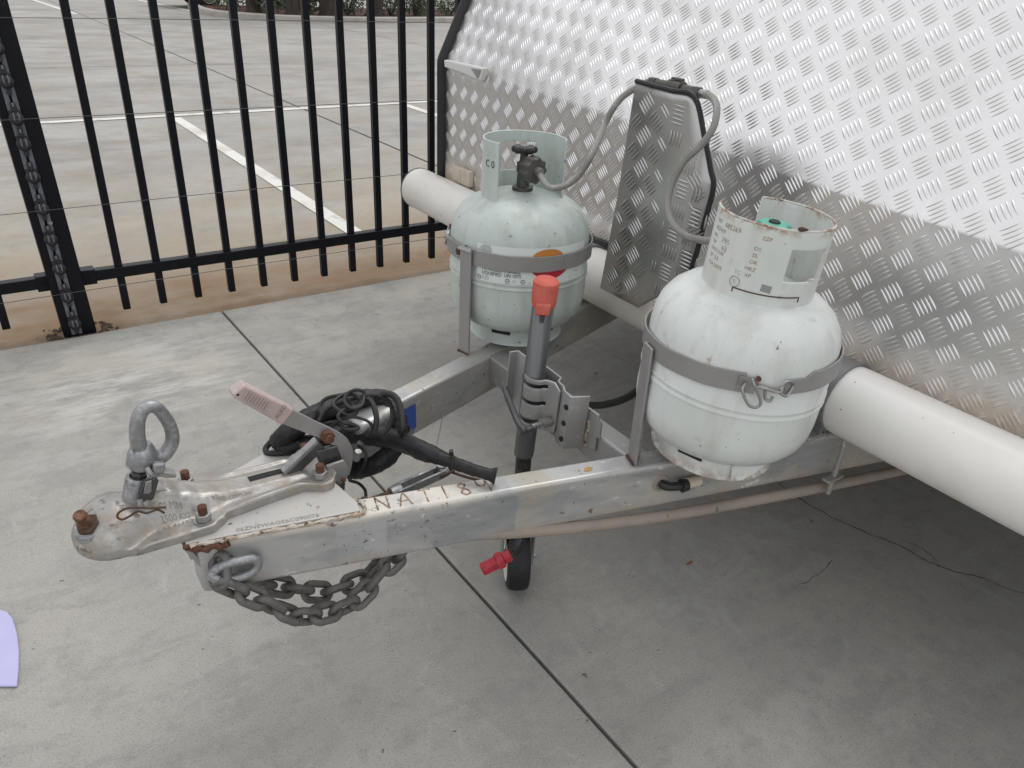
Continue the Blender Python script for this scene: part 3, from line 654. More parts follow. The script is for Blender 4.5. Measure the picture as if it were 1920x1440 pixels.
tm.build('stamped_mark', 'castmark', pl, smooth=0)
# weld-bead letters on top of the near beam
lt = [('N', [[(0, 0), (0, 1)], [(0, 1), (.75, 0)], [(.75, 0), (.75, 1)]]), ('A', [[(0, 0), (.4, 1), (.8, 0)], [(.2, .4), (.6, .4)]]), ('T', [[(0, 1), (.8, 1)], [(.4, 1), (.4, 0)]]), ('I', [[(.2, 1), (.25, 0)]]),
      ('&', [[(.45, .55), (.2, .75), (.35, 1), (.65, .85), (.45, .55), (.25, .25), (.5, 0), (.8, .15), (.7, .4), (.45, .55)]]), ('U', [[(0, 1), (.05, .65), (.35, .5), (.6, .7), (.62, 1)], [(.72, .95), (.78, .05)]])]
x_ = .418
for name, strokes in lt:
    wb = MB()
    for st in strokes:
        P = [];
        for q in st:
            o0 = V((x_, near_y(x_)+.0085, .5004)); P.append(o0+DN*(q[0]*.026)+V((SL, 1, 0)).normalized()*(q[1]*.034))
        wb.tube(smooth_path(P, 5), lambda t, a: .0016+.0003*math.sin(t*60), 6)
    wb.build('weld_letter', 'weldletter', beam_near, recalc=False); x_ += .0365 if name != 'I' else .027
# grommet hole and plug in the near beam face
nrmN = V((-SL, -1, 0)).normalized()
def on_near(x, z, out=0.): return V((x, near_y(x), z))+nrmN*out
c = on_near(.936, .455)
MB().lathe([(.011, .0002), (.012, .003), (.017, .003), (.018, .0002)], c, e=(DN, V((0, 0, 1)), nrmN), n=28).build('grommet', 'conduit', beam_near)
pg = MB(); pg.tube(smooth_path([c+nrmN*.001, c+nrmN*.012+DN*.006, c+nrmN*.017+DN*.022, c+nrmN*.018+DN*.038], 6), .0085, 12); pg.cyl(c+nrmN*.018+DN*.034, c+nrmN*.018+DN*.047, .0135, .0115, 14)
pg.build('cable_plug', 'black_plastic', beam_near)
MB().cyl(c+nrmN*.014+DN*.046, c+nrmN*.012+DN*.078, .011, .010, 16).build('plug_socket', 'cream_plastic', beam_near)
# paint chip on beam top
MB().add([V((.80+.010*math.cos(a), near_y(.80)+.022+.006*math.sin(a)+random.uniform(-.0015, .0015), .5007)) for a in [k*.5 for k in range(12)]], [tuple(range(12))]).build('paint_chip', 'chip', beam_near, smooth=0)
# pink conduit pipe under the near beam, held by a rod and plate
cp = [on_near(.56, .408, -.016), on_near(.66, .398, -.006), on_near(.80, .389, .005), on_near(1.0, .380, .010), on_near(1.3, .372, .006), on_near(1.7, .372, .0), on_near(2.3, .372, 0)]
cdt = MB().tube(smooth_path(cp, 6), .0115, 14).build('conduit_pipe', 'conduit', cv)
rb = (1.3522, 0.7000, 0.4681); 
MB().tube([(1.3079, 0.6900, 0.5482), (1.3155, 0.6900, 0.4702), (1.3078, 0.6900, 0.3732)], .0055, 10).build('hanger_rod', 'silver', cdt)
MB().box((1.3069, 0.6880, 0.4139), (.050, .018, .006)).build('hanger_plate', 'silver', cdt, bevel=.002)

# ------------------------------------------------------------------ white storage tube across the drawbar
TX, TZ, TR = 1.335, .5745, .0725
TY1, TY0 = 2.555, -.55
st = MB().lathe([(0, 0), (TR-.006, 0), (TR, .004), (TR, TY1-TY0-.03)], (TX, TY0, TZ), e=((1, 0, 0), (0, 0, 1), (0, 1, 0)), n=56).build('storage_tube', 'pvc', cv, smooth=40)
MB().lathe([(TR, TY1-TY0-.030), (TR, TY1-TY0-.003), (TR-.003, TY1-TY0), (0, TY1-TY0+.003)], (TX, TY0, TZ), e=((1, 0, 0), (0, 0, 1), (0, 1, 0)), n=56).build('end_cap', 'pvc', st)
MB().lathe([(TR-.001, TY1-TY0-.006), (TR+.0016, TY1-TY0-.006), (TR+.0016, TY1-TY0-.001), (TR-.003, TY1-TY0+.0008)], (TX, TY0, TZ), e=((1, 0, 0), (0, 0, 1), (0, 1, 0)), n=56).build('cap_seal', 'darkgrey', st)
for yc in (.742, 1.56):
    s_ = 1 if yc < YC else -1
    cl = MB(); a0 = -.45; n_ = 40; prof_ = [(TR+.001, -.021), (TR+.006, -.021), (TR+.006, .021), (TR+.001, .021)]
    cl.lathe(prof_+[prof_[0]], (TX, yc, TZ), e=((1, 0, 0), (0, 0, 1), (0, 1, 0)), n=n_, a0=R_(-55), a1=R_(235))
    co = cl.build('tube_clamp', 'clamp', st, smooth=40)
    for sx in (-1, 1):
        MB().box((TX+sx*.068, yc, .5065), (.056, .042, .007)).build('clamp_foot', 'silver', co, bevel=.002)
        f = MB(); f.hexnut((TX+sx*.080, yc, .510), (0, 0, 1), .008, .007); f.cyl((TX+sx*.080, yc, .510), (TX+sx*.080, yc, .527), .004, n=10); f.build('clamp_bolt', 'steel', co)
        MB().box((TX+sx*.057, yc, .530), (.006, .040, .05)).build('clamp_ear', 'clamp', co, bevel=.002)

# ------------------------------------------------------------------ tread plate shield standing on the drawbar, with changeover valve
SX = 1.24
A_ = [(1.2400, 1.3397, 1.1002), (1.2400, 1.3564, 0.8518), (1.2400, 1.3841, 0.6001)]                                   # left edge, top to bottom
F1 = [(1.2400, 1.2244, 1.0956), (1.2400, 1.2127, 0.8583), (1.2400, 1.2409, 0.5990)]                                 # first fold
F2 = [(1.2420, 1.1824, 1.0928), (1.2460, 1.1351, 0.9261), (1.2450, 1.1622, 0.6657)]                                 # second fold
E_ = [(1.2430, 1.1635, 1.0913), (1.2480, 1.1228, 1.0137), (1.2530, 1.0986, 0.9578), (1.2550, 1.0852, 0.9232), (1.2550, 1.0936, 0.8461), (1.2540, 1.1031, 0.7575), (1.2510, 1.1217, 0.6892)]  # right edge
def lerp_line(L, t):
    k = t*(len(L)-1); i = min(int(k), len(L)-2); return V(L[i]).lerp(V(L[i+1]), k-i)
NV = 24; sm = MB(); cols = []
for L in (A_, F1, F2, E_): cols.append([lerp_line(L, j/NV) for j in range(NV+1)])
grid = [p for c_ in cols for p in c_]
sm.add(grid, [(c_*(NV+1)+j, c_*(NV+1)+j+1, (c_+1)*(NV+1)+j+1, (c_+1)*(NV+1)+j) for c_ in range(3) for j in range(NV)])
shield = sm.build('gas_shield', 'shield', cv, smooth=30, solid=.003)
def shield_map(u, t):
    """u 0..3 across the folds, t 0..1 downwards"""
    i = min(int(u), 2); f = u-i
    p = lerp_line((A_, F1, F2, E_)[i], t).lerp(lerp_line((A_, F1, F2, E_)[i+1], t), f); return p
tbm = MB(); k = math.sqrt(.5)
HT = .50
for fac, (La, Lb) in enumerate(((A_, F1), (F1, F2), (F2, E_))):
    o0 = lerp_line(La, .5); o1 = lerp_line(Lb, .5); Yd = (o1-o0).normalized()
    Ud = (lerp_line(La, 0)-lerp_line(La, 1)).normalized(); N = Yd.cross(Ud).normalized()
    if N.x > 0: N = -N
    Ud = N.cross(Yd).normalized(); Ud = Ud if Ud.z > 0 else -Ud
    def inside(p, La=La, Lb=Lb):
        t = min(1, max(0, (lerp_line(La, 0).z-p.z)/(lerp_line(La, 0).z-lerp_line(La, 1).z)))
        if p.z > lerp_line(La, 0).z-.012 or p.z < lerp_line(La, 1).z+.008: return False
        a, b = lerp_line(La, t), lerp_line(Lb, t); w = (b-a).length
        if w < 1e-4: return False
        q = (p-a).dot(b-a)/w/w; return .02 < q < .98 and abs((a.lerp(b, q)-p).dot(N)) < .0016
    for r in range(-10, 11):
        for c_ in range(-5, 6):
            cu, cv_ = c_*.0683+(r % 2)*.03415, r*.03415
            e, f = (V((k, k)), V((k, -k))) if r % 2 else (V((k, -k)), V((k, k)))
            for b in range(-2, 3):
                q = o0+Yd*(cu+f.x*b*.0087)+Ud*(cv_+f.y*b*.0087); d = (Yd*e.x+Ud*e.y).normalized()
                # true surface height of the slightly twisted facet is within a millimetre of the plane
                if inside(q+d*.013) and inside(q-d*.013): tread_bar(tbm, q+N*.0017, N, d, .034, .0056, .0024)
tag(tbm.build('tread_pattern', 'shield', shield, smooth=180, recalc=False), kind='stuff')
MB().tube(smooth_path([A_[0], V(A_[0]).lerp(V(F1[0]), .5), F1[0]]+E_, 5), .0055, 8).build('edge_trim', 'trim', shield)
MB().box((1.3100, 1.1361, 0.8872), (.02, .006, .034)).build('fixing_tab', 'silver', shield, bevel=.001)
MB().box((1.3100, 1.1747, 0.9890), (.02, .006, .034)).build('fixing_tab', 'silver', shield, bevel=.001)
MB().cyl((1.2970, 1.1419, 0.9116), (1.2900, 1.1358, 0.9137), .003, n=10).build('rivet', 'steel', shield)
# changeover valve along the top edge
va, vb = V((1.2680, 1.3030, 1.0985)), V((1.2620, 1.1879, 1.0976)); vd_ = (vb-va).normalized()
vm = MB(); vm.cyl(va, vb, .0105, n=14); vm.cyl(va.lerp(vb, .35), va.lerp(vb, .72), .0155, n=14)
vlv = vm.build('changeover_valve', 'brass', shield, bevel=.001)
lv = va.lerp(vb, .45)
hv = MB(); hv.cyl(lv+V((0, 0, .006)), lv+V((0, 0, .0165)), .008, n=12); hv.box(lv+vd_*.012+V((0, 0, .0175)), (.034, .010, .006), ax=(vd_, vd_.cross(V((0, 0, 1))), V((0, 0, 1))))
hv.build('valve_lever', 'grey_plastic', vlv, bevel=.002)
for p0, p1 in ((va-vd_*.022, va), (vb, vb+vd_*.022)): MB().hexnut(p0, p1-p0, .0125, .020).build('hose_nut', 'grey_plastic', vlv, bevel=.001)

# ------------------------------------------------------------------ gas cylinders
CR, ZB = .163, .515
def cyl_basis(c):
    e = V((-c[0], -c[1], 0)).normalized(); return e, V((-e.y, e.x, 0))
def gas_cylinder(c, m, lab, gaps, windows, notch, wheelmat):
    """gaps/windows in degrees measured from the near side of the cylinder, positive to the right"""
    t = thing('gas_cylinder', (c[0], c[1], ZB), lab, 'gas cylinder', 'gas cylinders on the drawbar')
    e, r_ = cyl_basis(c); Z = V((0, 0, 1)); c3 = V((c[0], c[1], ZB))
    prof = [(0, .026), (.07, .028), (.112, .036), (.138, .050), (.154, .071), (.161, .092), (CR, .110), (CR, .1575), (CR+.0024, .1595), (CR+.0024, .1625), (CR+.0006, .1645), (CR+.0006, .1690), (CR+.0022, .1710), (CR+.0022, .1735), (CR, .1755), (CR, .244),
            (.1612, .264), (.1545, .285), (.141, .305), (.121, .321), (.097, .332), (.06, .341), (.025, .345), (0, .345)]
    body = MB().lathe(prof, c3, e=(e, r_, Z), n=72).build('body', m, t, smooth=50)
    fr = MB(); ring = [(.104, .046), (.1085, .046), (.1085, .006), (.114, .001), (.112, -.0005), (.104, .004), (.104, .046)]
    fr.lathe(ring, c3, e=(e, r_, Z), n=56); foot = fr.build('foot_ring', m, t, smooth=40)
    for a in range(-90, 91, 60):
        a_ = R_(a+12); d = e*math.cos(a_)+r_*math.sin(a_); s_ = Z.cross(d)
        MB().box(c3+d*.1087+Z*.032, (.0012, .046, .010), ax=(d, s_, Z)).build('vent_slot', 'joint', foot)
    # collar
    def cpt(phi, z, rad=.0925): a = R_(phi); return c3+(e*math.cos(a)+r_*math.sin(a))*rad+Z*z
    z0, z1 = .328, .459; NZ = 22; step = 3; cm = MB(); idx = {}
    def vid(i, j):
        if (i % 120, j) not in idx:
            idx[(i % 120, j)] = len(cm.v); cm.v.append(cpt((i % 120)*step, z0+(z1-z0)*j/NZ))
        return idx[(i % 120, j)]
    def inr(p, a, b): return a <= p <= b or a <= p-360 <= b or a <= p+360 <= b
    for i in range(120):
        ph = i*step+step/2
        if inr(ph, *gaps): continue
        for j in range(NZ):
            zz = (j+.5)/NZ
            if any(inr(ph, w[0], w[1]) and w[2] < zz < w[3] for w in windows): continue
            cm.f.append((vid(i, j), vid(i+1, j), vid(i+1, j+1), vid(i, j+1)))
    col = cm.build('collar', m, t, smooth=40, solid=.003, bevel=.0008)
    # rim bead along the top edge of the collar
    rim = MB(); arc = [p for p in range(0, 361, 3)]
    a_start = gaps[1]; span = 360-(gaps[1]-gaps[0])
    rim.tube([cpt(a_start+span*i/80, z1) for i in range(81)], .0021, 8); rim.build('collar_rim', 'rustedge' if m == 'white_cyl' else m, col)
    if notch:
        MB().tube([cpt(notch[0], .343, .0945), cpt(notch[0], .350, .0945)]+[cpt(notch[0]+(notch[1]-notch[0])*i/20, .350, .0945) for i in range(21)]+[cpt(notch[1], .342, .0945)], .0011, 6).build('collar_notch', 'rustdark', col)
    # valve
    top = c3+Z*.343
    vm = MB(); vm.lathe([(.024, 0), (.024, .010), (.015, .012), (.013, .040), (.016, .044), (.016, .064), (.010, .067), (.009, .084), (0, .084)], top, e=(e, r_, Z), n=20)
    vo = vm.build('valve', 'brass', t)
    hw = MB(); hz = top+Z*.086; pr = []
    for kk in range(40):
        a = 2*math.pi*kk/40; rr = .027+.0028*math.cos(8*a); pr.append((rr, a))
    for zz, sc in ((0, .90), (.004, 1), (.010, 1), (.014, .88)):
        for rr, a in pr: hw.v.append(hz+Z*zz+(e*math.cos(a)+r_*math.sin(a))*rr*sc)
    for j in range(3):
        for kk in range(40): hw.f.append((j*40+kk, j*40+(kk+1) % 40, (j+1)*40+(kk+1) % 40, (j+1)*40+kk))
    hw.f.append(tuple(range(120, 160))); hw.f.append(tuple(range(39, -1, -1)))
    ho = hw.build('handwheel', wheelmat, t, bevel=.0008)
    MB().lathe([(.010, .0145), (.009, .017), (.006, .0175), (.006, .0165), (0, .016)], hz, e=(e, r_, Z), n=14).build('handwheel_screw', 'steel' if wheelmat != 'green' else 'rubber', ho)
    return t, c3, e, r_, cpt, body, col
LC, RC = (1.02, 1.44), (1.042, .802)
tl, lc3, le, lr, lpt, lbody, lcol = gas_cylinder(LC, 'mint', 'pale mint gas cylinder with red diamond label and black handwheel', (-35, 84), [(162, 215, .30, .82)], None, 'black_plastic')
tr, rc3, re_, rr_, rpt, rbody, rcol = gas_cylinder(RC, 'white_cyl', 'off-white gas cylinder with rusty rimmed stamped collar and green handwheel', (-163, -92), [(21, 69, .36, .78)], (-24, 44), 'green')
Z3 = V((0, 0, 1))
tr.rotation_mode = 'QUATERNION'; tr.rotation_quaternion = Z3.rotation_difference((Z3+rr_*.070).normalized())   # the bottle leans in its strap
# regulator connection on the left cylinder valve
oc = lc3+Z3*.398; od = (le*.80+lr*.60).normalized()
nb = MB(); n_ = 36
for d0, sc in ((.018, .86), (.022, 1), (.046, 1), (.050, .9)):
    u_, w_ = Z3, od.cross(Z3)
    for kk in range(n_):
        a = 2*math.pi*kk/n_; rr = (.0285+.0018*(1 if (kk//2) % 2 else -1))*sc; nb.v.append(oc+od*d0+(u_*math.cos(a)+w_*math.sin(a))*rr)
for j in range(3):
    for kk in range(n_): nb.f.append((j*n_+kk, j*n_+(kk+1) % n_, (j+1)*n_+(kk+1) % n_, (j+1)*n_+kk))
nb.f += [tuple(range(3*n_, 4*n_)), tuple(range(n_-1, -1, -1))]
nb.build('connector_nut', 'grey_plastic', tl, bevel=.0008)
MB().cyl(oc, oc+od*.02, .012, n=16).build('valve_outlet', 'brass', tl)
od2 = (-rr_*.95-re_*.1).normalized(); oc2 = rc3+Z3*.398
MB().cyl(oc2, oc2+od2*.05, .012, n=16).build('valve_outlet', 'brass', tr)
MB().hexnut(oc2+od2*.03, od2, .022, .026).build('connector_nut', 'grey_plastic', tr, bevel=.001)
# label on the left cylinder
def lab_pt(phi, z, lift=.0006):
    a = R_(phi); return lc3+(le*math.cos(a)+lr*math.sin(a))*(CR+lift)+Z3*(z-ZB)
def lab_patch(name, outline, m, lift, par=None):
    P = [lab_pt(a, z, lift) for a, z in outline]
    return MB().add(P, [tuple(range(len(P)))]).build(name, m, par or tl, smooth=0)
def strip(name, a0, a1, z0, z1, m, lift, par=None, n=24, edge=None):
    mb_ = MB(); vs = []
    for i in range(n+1):
        a = a0+(a1-a0)*i/n; k0, k1 = (edge(i/n) if edge else (z0, z1)); vs += [lab_pt(a, k0, lift), lab_pt(a, k1, lift)]
    mb_.add(vs, [(2*i, 2*i+2, 2*i+3, 2*i+1) for i in range(n)]); return mb_.build(name, m, par or tl, smooth=60)
def band_strip(name, a0, a1, zlo, zhi, m, lift, par=None, n=30):
    mb_ = MB(); vs = []
    for i in range(n+1):
        a = a0+(a1-a0)*i/n; vs += [lab_pt(a, zlo(i/n), lift), lab_pt(a, zhi(i/n), lift)]
    mb_.add(vs, [(2*i, 2*i+2, 2*i+3, 2*i+1) for i in range(n)]); return mb_.build(name, m, par or tl, smooth=60)
lb = strip('label', -34, 62, .690, .775, 'label', .0022)
strip('label', -55, -38, .684, .742, 'print_white', .0022)
def ltext(mb_, txt, size, phi0, z, lift=.0032, sq=1.0):
    return put_text(mb_, txt, size, lambda u, v: lab_pt(phi0+math.degrees(u/CR), z+v, lift), squeeze=sq)
tm = MB(); ltext(tm, 'PETROLEUM GASES,', .0115, -29, .7165, sq=.86); tm.build('printed_line', 'print_black', lb, smooth=0)
tm = MB(); ltext(tm, 'LIQUEFIED  UN 1075', .0115, -29, .7065, sq=.86); tm.build('printed_line', 'print_black', lb, smooth=0)
for i, z in enumerate((.772, .768, .764, .760)):
    tm = MB(); ltext(tm, '|||||||||||||||||||||||||||||||'[:18+5*i], .0034, -29-1.5*i, z-.001, sq=1.25); tag(tm.build('fine_print', 'print_black', lb, smooth=0), kind='stuff')
for i, z in enumerate((.7015, .698, .6945)):
    tm = MB(); ltext(tm, '||||||||||||||||||||||||', .0026, -29, z, sq=1.1); tag(tm.build('fine_print', 'print_grey', lb, smooth=0), kind='stuff')
for i, (a, z) in enumerate(((-4, .699), (-4, .695), (8, .696), (8, .692), (44, .700), (44, .696))):
    tm = MB(); ltext(tm, '|||||||||', .0026, a, z, sq=1.1); tag(tm.build('fine_print', 'print_grey', lb, smooth=0), kind='stuff')
def disc(name, phi, z, r, m, lift, par, n=24, sq=1):
    return lab_patch(name, [(phi+math.degrees(r*math.cos(2*math.pi*k/n)/CR), z+sq*r*math.sin(2*math.pi*k/n)) for k in range(n)], m, lift, par)
for phi in (-8, 4, -31.5):
    disc('roundel', phi, .6975, .0052, 'print_black', .0030, lb); disc('roundel_centre', phi, .6975, .0040, 'label', .0034, lb); disc('roundel_mark', phi, .6975, .0019, 'print_black', .0038, lb, sq=.7)
# big red flammable-gas diamond, its white border, the orange sun above it and the black bar below
band_strip('red_diamond', 6, 45, lambda t: .729-.030*(1-(2*t-1)**2)**.8, lambda t: .729, 'print_white', .0028, lb)
band_strip('red_diamond', 8, 43, lambda t: .729-.0265*(1-(2*t-1)**2)**.8, lambda t: .7295, 'print_red', .0034, lb)
band_strip('orange_arc', 10, 36, lambda t: .754, lambda t: .754+.018*(1-(2*t-1)**2)**.6, 'print_orange', .0034, lb)
strip('black_bar', 18.5, 24, .690, .703, 'print_black', .0030, lb, 4)
lab_patch('red_triangle', [(50, .730), (56, .730), (53, .718)], 'print_red', .0034, lb)
tm = MB(); ltext(tm, 'ELGAS', .0050, 49.5, .708, sq=.8); tm.build('printed_line', 'print_red', lb, smooth=0)
tm = MB(); ltext(tm, 'www.', .0042, 58, .727, sq=.8); tm.build('printed_line', 'print_grey', lb, smooth=0)
MB().hexnut(lab_pt(-52, .741, .001), lab_pt(-52, .741, .02)-lab_pt(-52, .741, 0), .008, .012).build('strap_bolt', 'rustdark', tl)
# scuffs on the shoulder of the left cylinder
for i in range(10):
    a = R_(random.uniform(-38, 45)); rr = random.uniform(.10, .125); zz = .331-(rr-.095)*.62+.0008
    p = lc3+(le*math.cos(a)+lr*math.sin(a))*rr+Z3*zz; tg = (lr*math.cos(a)-le*math.sin(a)); rad = (le*math.cos(a)+lr*math.sin(a)-Z3*.62).normalized(); L_ = random.uniform(.006, .022)
    P = [p-tg*L_*.5+rad*random.uniform(-.002, .002), p+rad*random.uniform(.0008, .002), p+tg*L_*.5+rad*random.uniform(-.002, .002), p-rad*random.uniform(.0008, .002)]
    MB().add(P, [(0, 1, 2, 3)]).build('scuff_mark', 'grey_plastic', lbody, smooth=0)
# scratched ring marks on the left collar
tm = MB(); put_text(tm, 'C 0', .022, lambda u, v: lpt(-62+math.degrees(u/.0925), .405+v, .0950)); tm.build('painted_mark', 'print_black', lcol, smooth=0)
# stamped characters on the right collar
def rtext(txt, size, phi, z, m='stamp'):
    tm = MB(); put_text(tm, txt, size, lambda u, v: rpt(phi+math.degrees(u/.0925), z+v, .0944)); tm.build('stamped_line', m, rcol, smooth=0)
for txt, sz, ph, z in (('DST', .0095, -68, .437), ('685269', .0115, -52, .436), ('AS2469', .0100, -68, .425), ('WC', .0085, -69, .413), ('795', .0125, -52, .411), ('TW', .0085, -69, .402), ('63', .0120, -49, .399), ('DATE 2100', .0080, -68, .391),
                       ('TP  3.3', .0095, -67, .379), ('CSA DATE', .0085, -66, .367), ('ZZP', .0085, -9, .437), ('OS', .0090, -14, .418), ('SS', .0090, -14, .407), ('OK', .0090, -15, .396), ('MRZ', .0090, -18, .384), ('TC  XP', .0090, -27, .373)):
    rtext(txt, sz, ph, z)
MB().tube([rpt(-24+math.degrees(.0085*math.cos(2*math.pi*i/24)/.0925), .360+.0085*math.sin(2*math.pi*i/24), .0946) for i in range(24)], .0008, 6, closed=True).build('stamped_roundel', 'stamp', rcol)
tm = MB(); put_text(tm, 'S', .010, lambda u, v: rpt(-26.2+math.degrees(u/.0925), .3565+v, .0944)); tm.build('stamped_line', 'stamp', rcol, smooth=0)
MB().add([rpt(a, z, .0944) for a, z in ((2, .356), (12, .354), (12.5, .366), (2.5, .368))], [(0, 1, 2, 3)]).build('bare_patch', 'print_grey', rcol, smooth=0)
MB().tube([rpt(21+2.5*i, .359+.078*1.31+.0015, .0935) for i in range(5)], lambda t, a: .0045*(1-.6*abs(2*t-.6)), 8).build('rust_spot', 'rustdark', rcol)
MB().tube([rpt(66, .380+.01*i, .0925) for i in range(6)]+[rpt(64-4*i, .377, .0925) for i in range(4)], .0022, 8).build('rusty_edge', 'rustedge', rcol)
# peeling paint flake at the right foot ring
e_ = lambda a, r, z: rc3+(re_*math.cos(R_(a))+rr_*math.sin(R_(a)))*r+Z3*z
MB().add([e_(22, .111, .030), e_(30, .114, .036), e_(42, .117, .040), (e_(52, .122, .034)), e_(44, .120, .018), e_(34, .118, .006), e_(24, .115, .000)], [(0, 1, 2, 3, 4, 5, 6)]).build('paint_flake', 'white_cyl', tr, smooth=0, solid=.001)

# ------------------------------------------------------------------ cylinder holders: upright, strap, latch
def holder(c, post_xy, top, latch_phi):
    e, r_ = cyl_basis(c); c3 = V((c[0], c[1], 0)); zs0, zs1 = .722, .757
    d = V((post_xy[0]-c[0], post_xy[1]-c[1], 0)).normalized(); s_ = Z3.cross(d)
    pm = MB()
    p0 = c3+d*(CR+.014)
    pm.box(V((p0.x, p0.y, (.5015+top)/2)), (.005, .034, top-.5015), ax=(d, s_, Z3)); pm.box(V((p0.x, p0.y, (.5015+top)/2))-s_*.0145+d*.010-d*.02, (.024, .005, top-.5015), ax=(d, s_, Z3))
    h = pm.build('cylinder_holder', 'strap', cv, bevel=.0015)
    bx = MB(); bx.tube([V((p0.x, p0.y, .5035))+s_*t+d*.004 for t in (-.017, -.008, .004, .015)], lambda t, a: .0035+.0012*math.sin(t*17), 8); bx.build('weld_bead', 'rustdark', h)
    def sp(phi, z, rad): a = R_(phi); return c3+(e*math.cos(a)+r_*math.sin(a))*rad+Z3*z
    gap = (latch_phi-9, latch_phi+13); sm_ = MB(); n_ = 80; vs = []
    for i in range(n_+1):
        a = gap[1]+(360-(gap[1]-gap[0]))*i/n_; wv = .0005*math.sin(i*.9)
        zo = (.010 if i < 4 else 0)
        for rad, z in ((CR+.0055, zs0+wv), (CR+.0087, zs0+wv), (CR+.0087, zs1+wv-zo*.9), (CR+.0055, zs1+wv-zo*.9)): vs.append(sp(a, z, rad))
    fs = [(4*i+j, 4*i+(j+1) % 4, 4*i+4+(j+1) % 4, 4*i+4+j) for i in range(n_) for j in range(4)]+[(0, 1, 2, 3), (4*n_+3, 4*n_+2, 4*n_+1, 4*n_)]
    sm_.add(vs, fs); sm_.build('strap', 'strap', h, smooth=40, bevel=.0005)
    if latch_phi < -60:
        MB().tube([p0+V((0, 0, top-.006))+d*.003+s_*t for t in (-.02, -.012, 0, .012, .02)], .004, 8).build('weld_bead', 'silver', h)
    # over-centre latch: base plate, wire loop, hook and keeper
    R1 = CR+.010; g0 = latch_phi
    MB().add([sp(g0-13, zs0+.004, R1), sp(g0-4, zs0+.002, R1+.002), sp(g0-2, zs1-.006, R1+.002), sp(g0-13, zs1-.004, R1)], [(0, 1, 2, 3)]).build('latch_plate', 'steel', h, solid=.003, smooth=0)
    P = [sp(g0-9, zs0+.020, R1+.004), sp(g0-10, zs0+.010, R1+.012), sp(g0-6, zs0-.012, R1+.014), sp(g0-1.5, zs0-.016, R1+.012), sp(g0-.5, zs0-.004, R1+.012), sp(g0-5, zs0+.022, R1+.012), sp(g0-6.5, zs1-.004, R1+.006)]
    MB().tube(smooth_path(P, 6), .0026, 8).build('latch_handle', 'steel', h)
    MB().tube(smooth_path([sp(g0-4, zs0+.018, R1+.004), sp(g0+1, zs0+.017, R1+.006), sp(g0+6, zs0+.012, R1+.005), sp(g0+9, zs0+.011, R1+.004)], 5), .0034, 8, flat=1.8).build('latch_arm', 'steel', h)
    MB().tube(smooth_path([sp(g0+7, zs0+.013, R1+.005), sp(g0+11, zs1-.008, R1+.005), sp(g0+15, zs1-.010, R1+.002), sp(g0+17, zs0+.016, R1), sp(g0+14, zs0+.002, R1+.004), sp(g0+11, zs0+.004, R1+.006), sp(g0+7, zs0+.013, R1+.005)], 5), .0024, 8).build('latch_loop', 'steel', h)
    MB().tube(smooth_path([sp(g0+1, zs0+.016, R1+.006), sp(g0+2, zs0-.002, R1+.006), sp(g0+4.5, zs0-.006, R1+.008), sp(g0+5.5, zs0+.002, R1+.008)], 5), .0026, 8).build('latch_hook', 'steel', h)
    MB().cyl(sp(g0-3, zs1-.005, R1), sp(g0-3, zs1-.005, R1+.006), .004, n=10).build('rivet', 'rust', h)
holder(LC, (.869, 1.405), .760, -104)
holder((RC[0]+.013, RC[1]-.009), (.893, .850), .742, 16)

# ------------------------------------------------------------------ braided gas hoses
P = [oc+od*.040, oc+od*.058+Z3*-.004, (1.0131, 1.3300, 0.8919), (1.0477, 1.3150, 0.8965), (1.0781, 1.3050, 0.9246), (1.1017, 1.3000, 0.9657), (1.2000, 1.3854, 1.0000), (1.2200, 1.3833, 1.0376), (1.2450, 1.3767, 1.0661), va-vd_*.03, va-vd_*.004]
h1 = thing('gas_hose', P[0], 'braided gas hose from the mint cylinder up to the shield valve', 'hose', 'braided gas hoses')
MB().tube(smooth_path(P, 9), .0072, 14).build('braided_sleeve', 'braid', h1)
MB().cyl(oc+od*.046, oc+od*.066, .0095, .009, 14).build('crimp_collar', 'steel', h1)
P = [vb+vd_*.004, vb+vd_*.030, (1.2450, 1.1196, 1.0963), (1.2250, 1.0850, 1.0820), (1.2050, 1.0686, 1.0487), (1.1900, 1.0816, 1.0117), (1.1800, 1.1073, 0.9793), (1.1700, 1.1222, 0.9308), (1.1550, 1.1111, 0.8910), (1.1400, 1.0747, 0.8635), (1.1200, 1.0146, 0.8578), (1.1000, 0.9593, 0.8690), (1.0800, 0.9101, 0.8830), oc2+od2*.045]
h2 = thing('gas_hose', P[0], 'braided gas hose looping from the shield valve down to the white cylinder', 'hose', 'braided gas hoses')
MB().tube(smooth_path(P, 9), .0072, 14).build('braided_sleeve', 'braid', h2)
MB().cyl(vb+vd_*.016, vb+vd_*.042, .0088, .0088, 14).build('crimp_collar', 'steel', h2)

# ------------------------------------------------------------------ tow coupling (part of the caravan)
def sstep(a, b, x):
    t = min(1, max(0, (x-a)/(b-a))); return t*t*(3-2*t)
def pw(tab, x):
    for (x0, y0), (x1, y1) in zip(tab, tab[1:]):
        if x <= x1: t = (x-x0)/(x1-x0); t = max(0, t); return y0+(y1-y0)*(t*t*(3-2*t))
    return tab[-1][1]
YQ = 1.10                                             # centre line of the casting
CW = [(.045, .069), (.065, .0755), (.12, .077), (.172, .077), (.188, .066), (.203, .053), (.30, .046), (.330, .045), (.346, .054), (.360, .063), (.374, .060), (.389, .040)]
RIDGE = [(.055, .522), (.085, .560), (.105, .574), (.122, .572), (.148, .557), (.178, .545), (.21, .536), (.245, .531), (.335, .528), (.352, .522), (.40, .520)]
NX, NVV = 110, 44
CZ = .508
def cw(x):
    if x < .045: return .069*math.sqrt(max(0, 1-((.045-x)/.060)**2))
    return pw(CW, x)
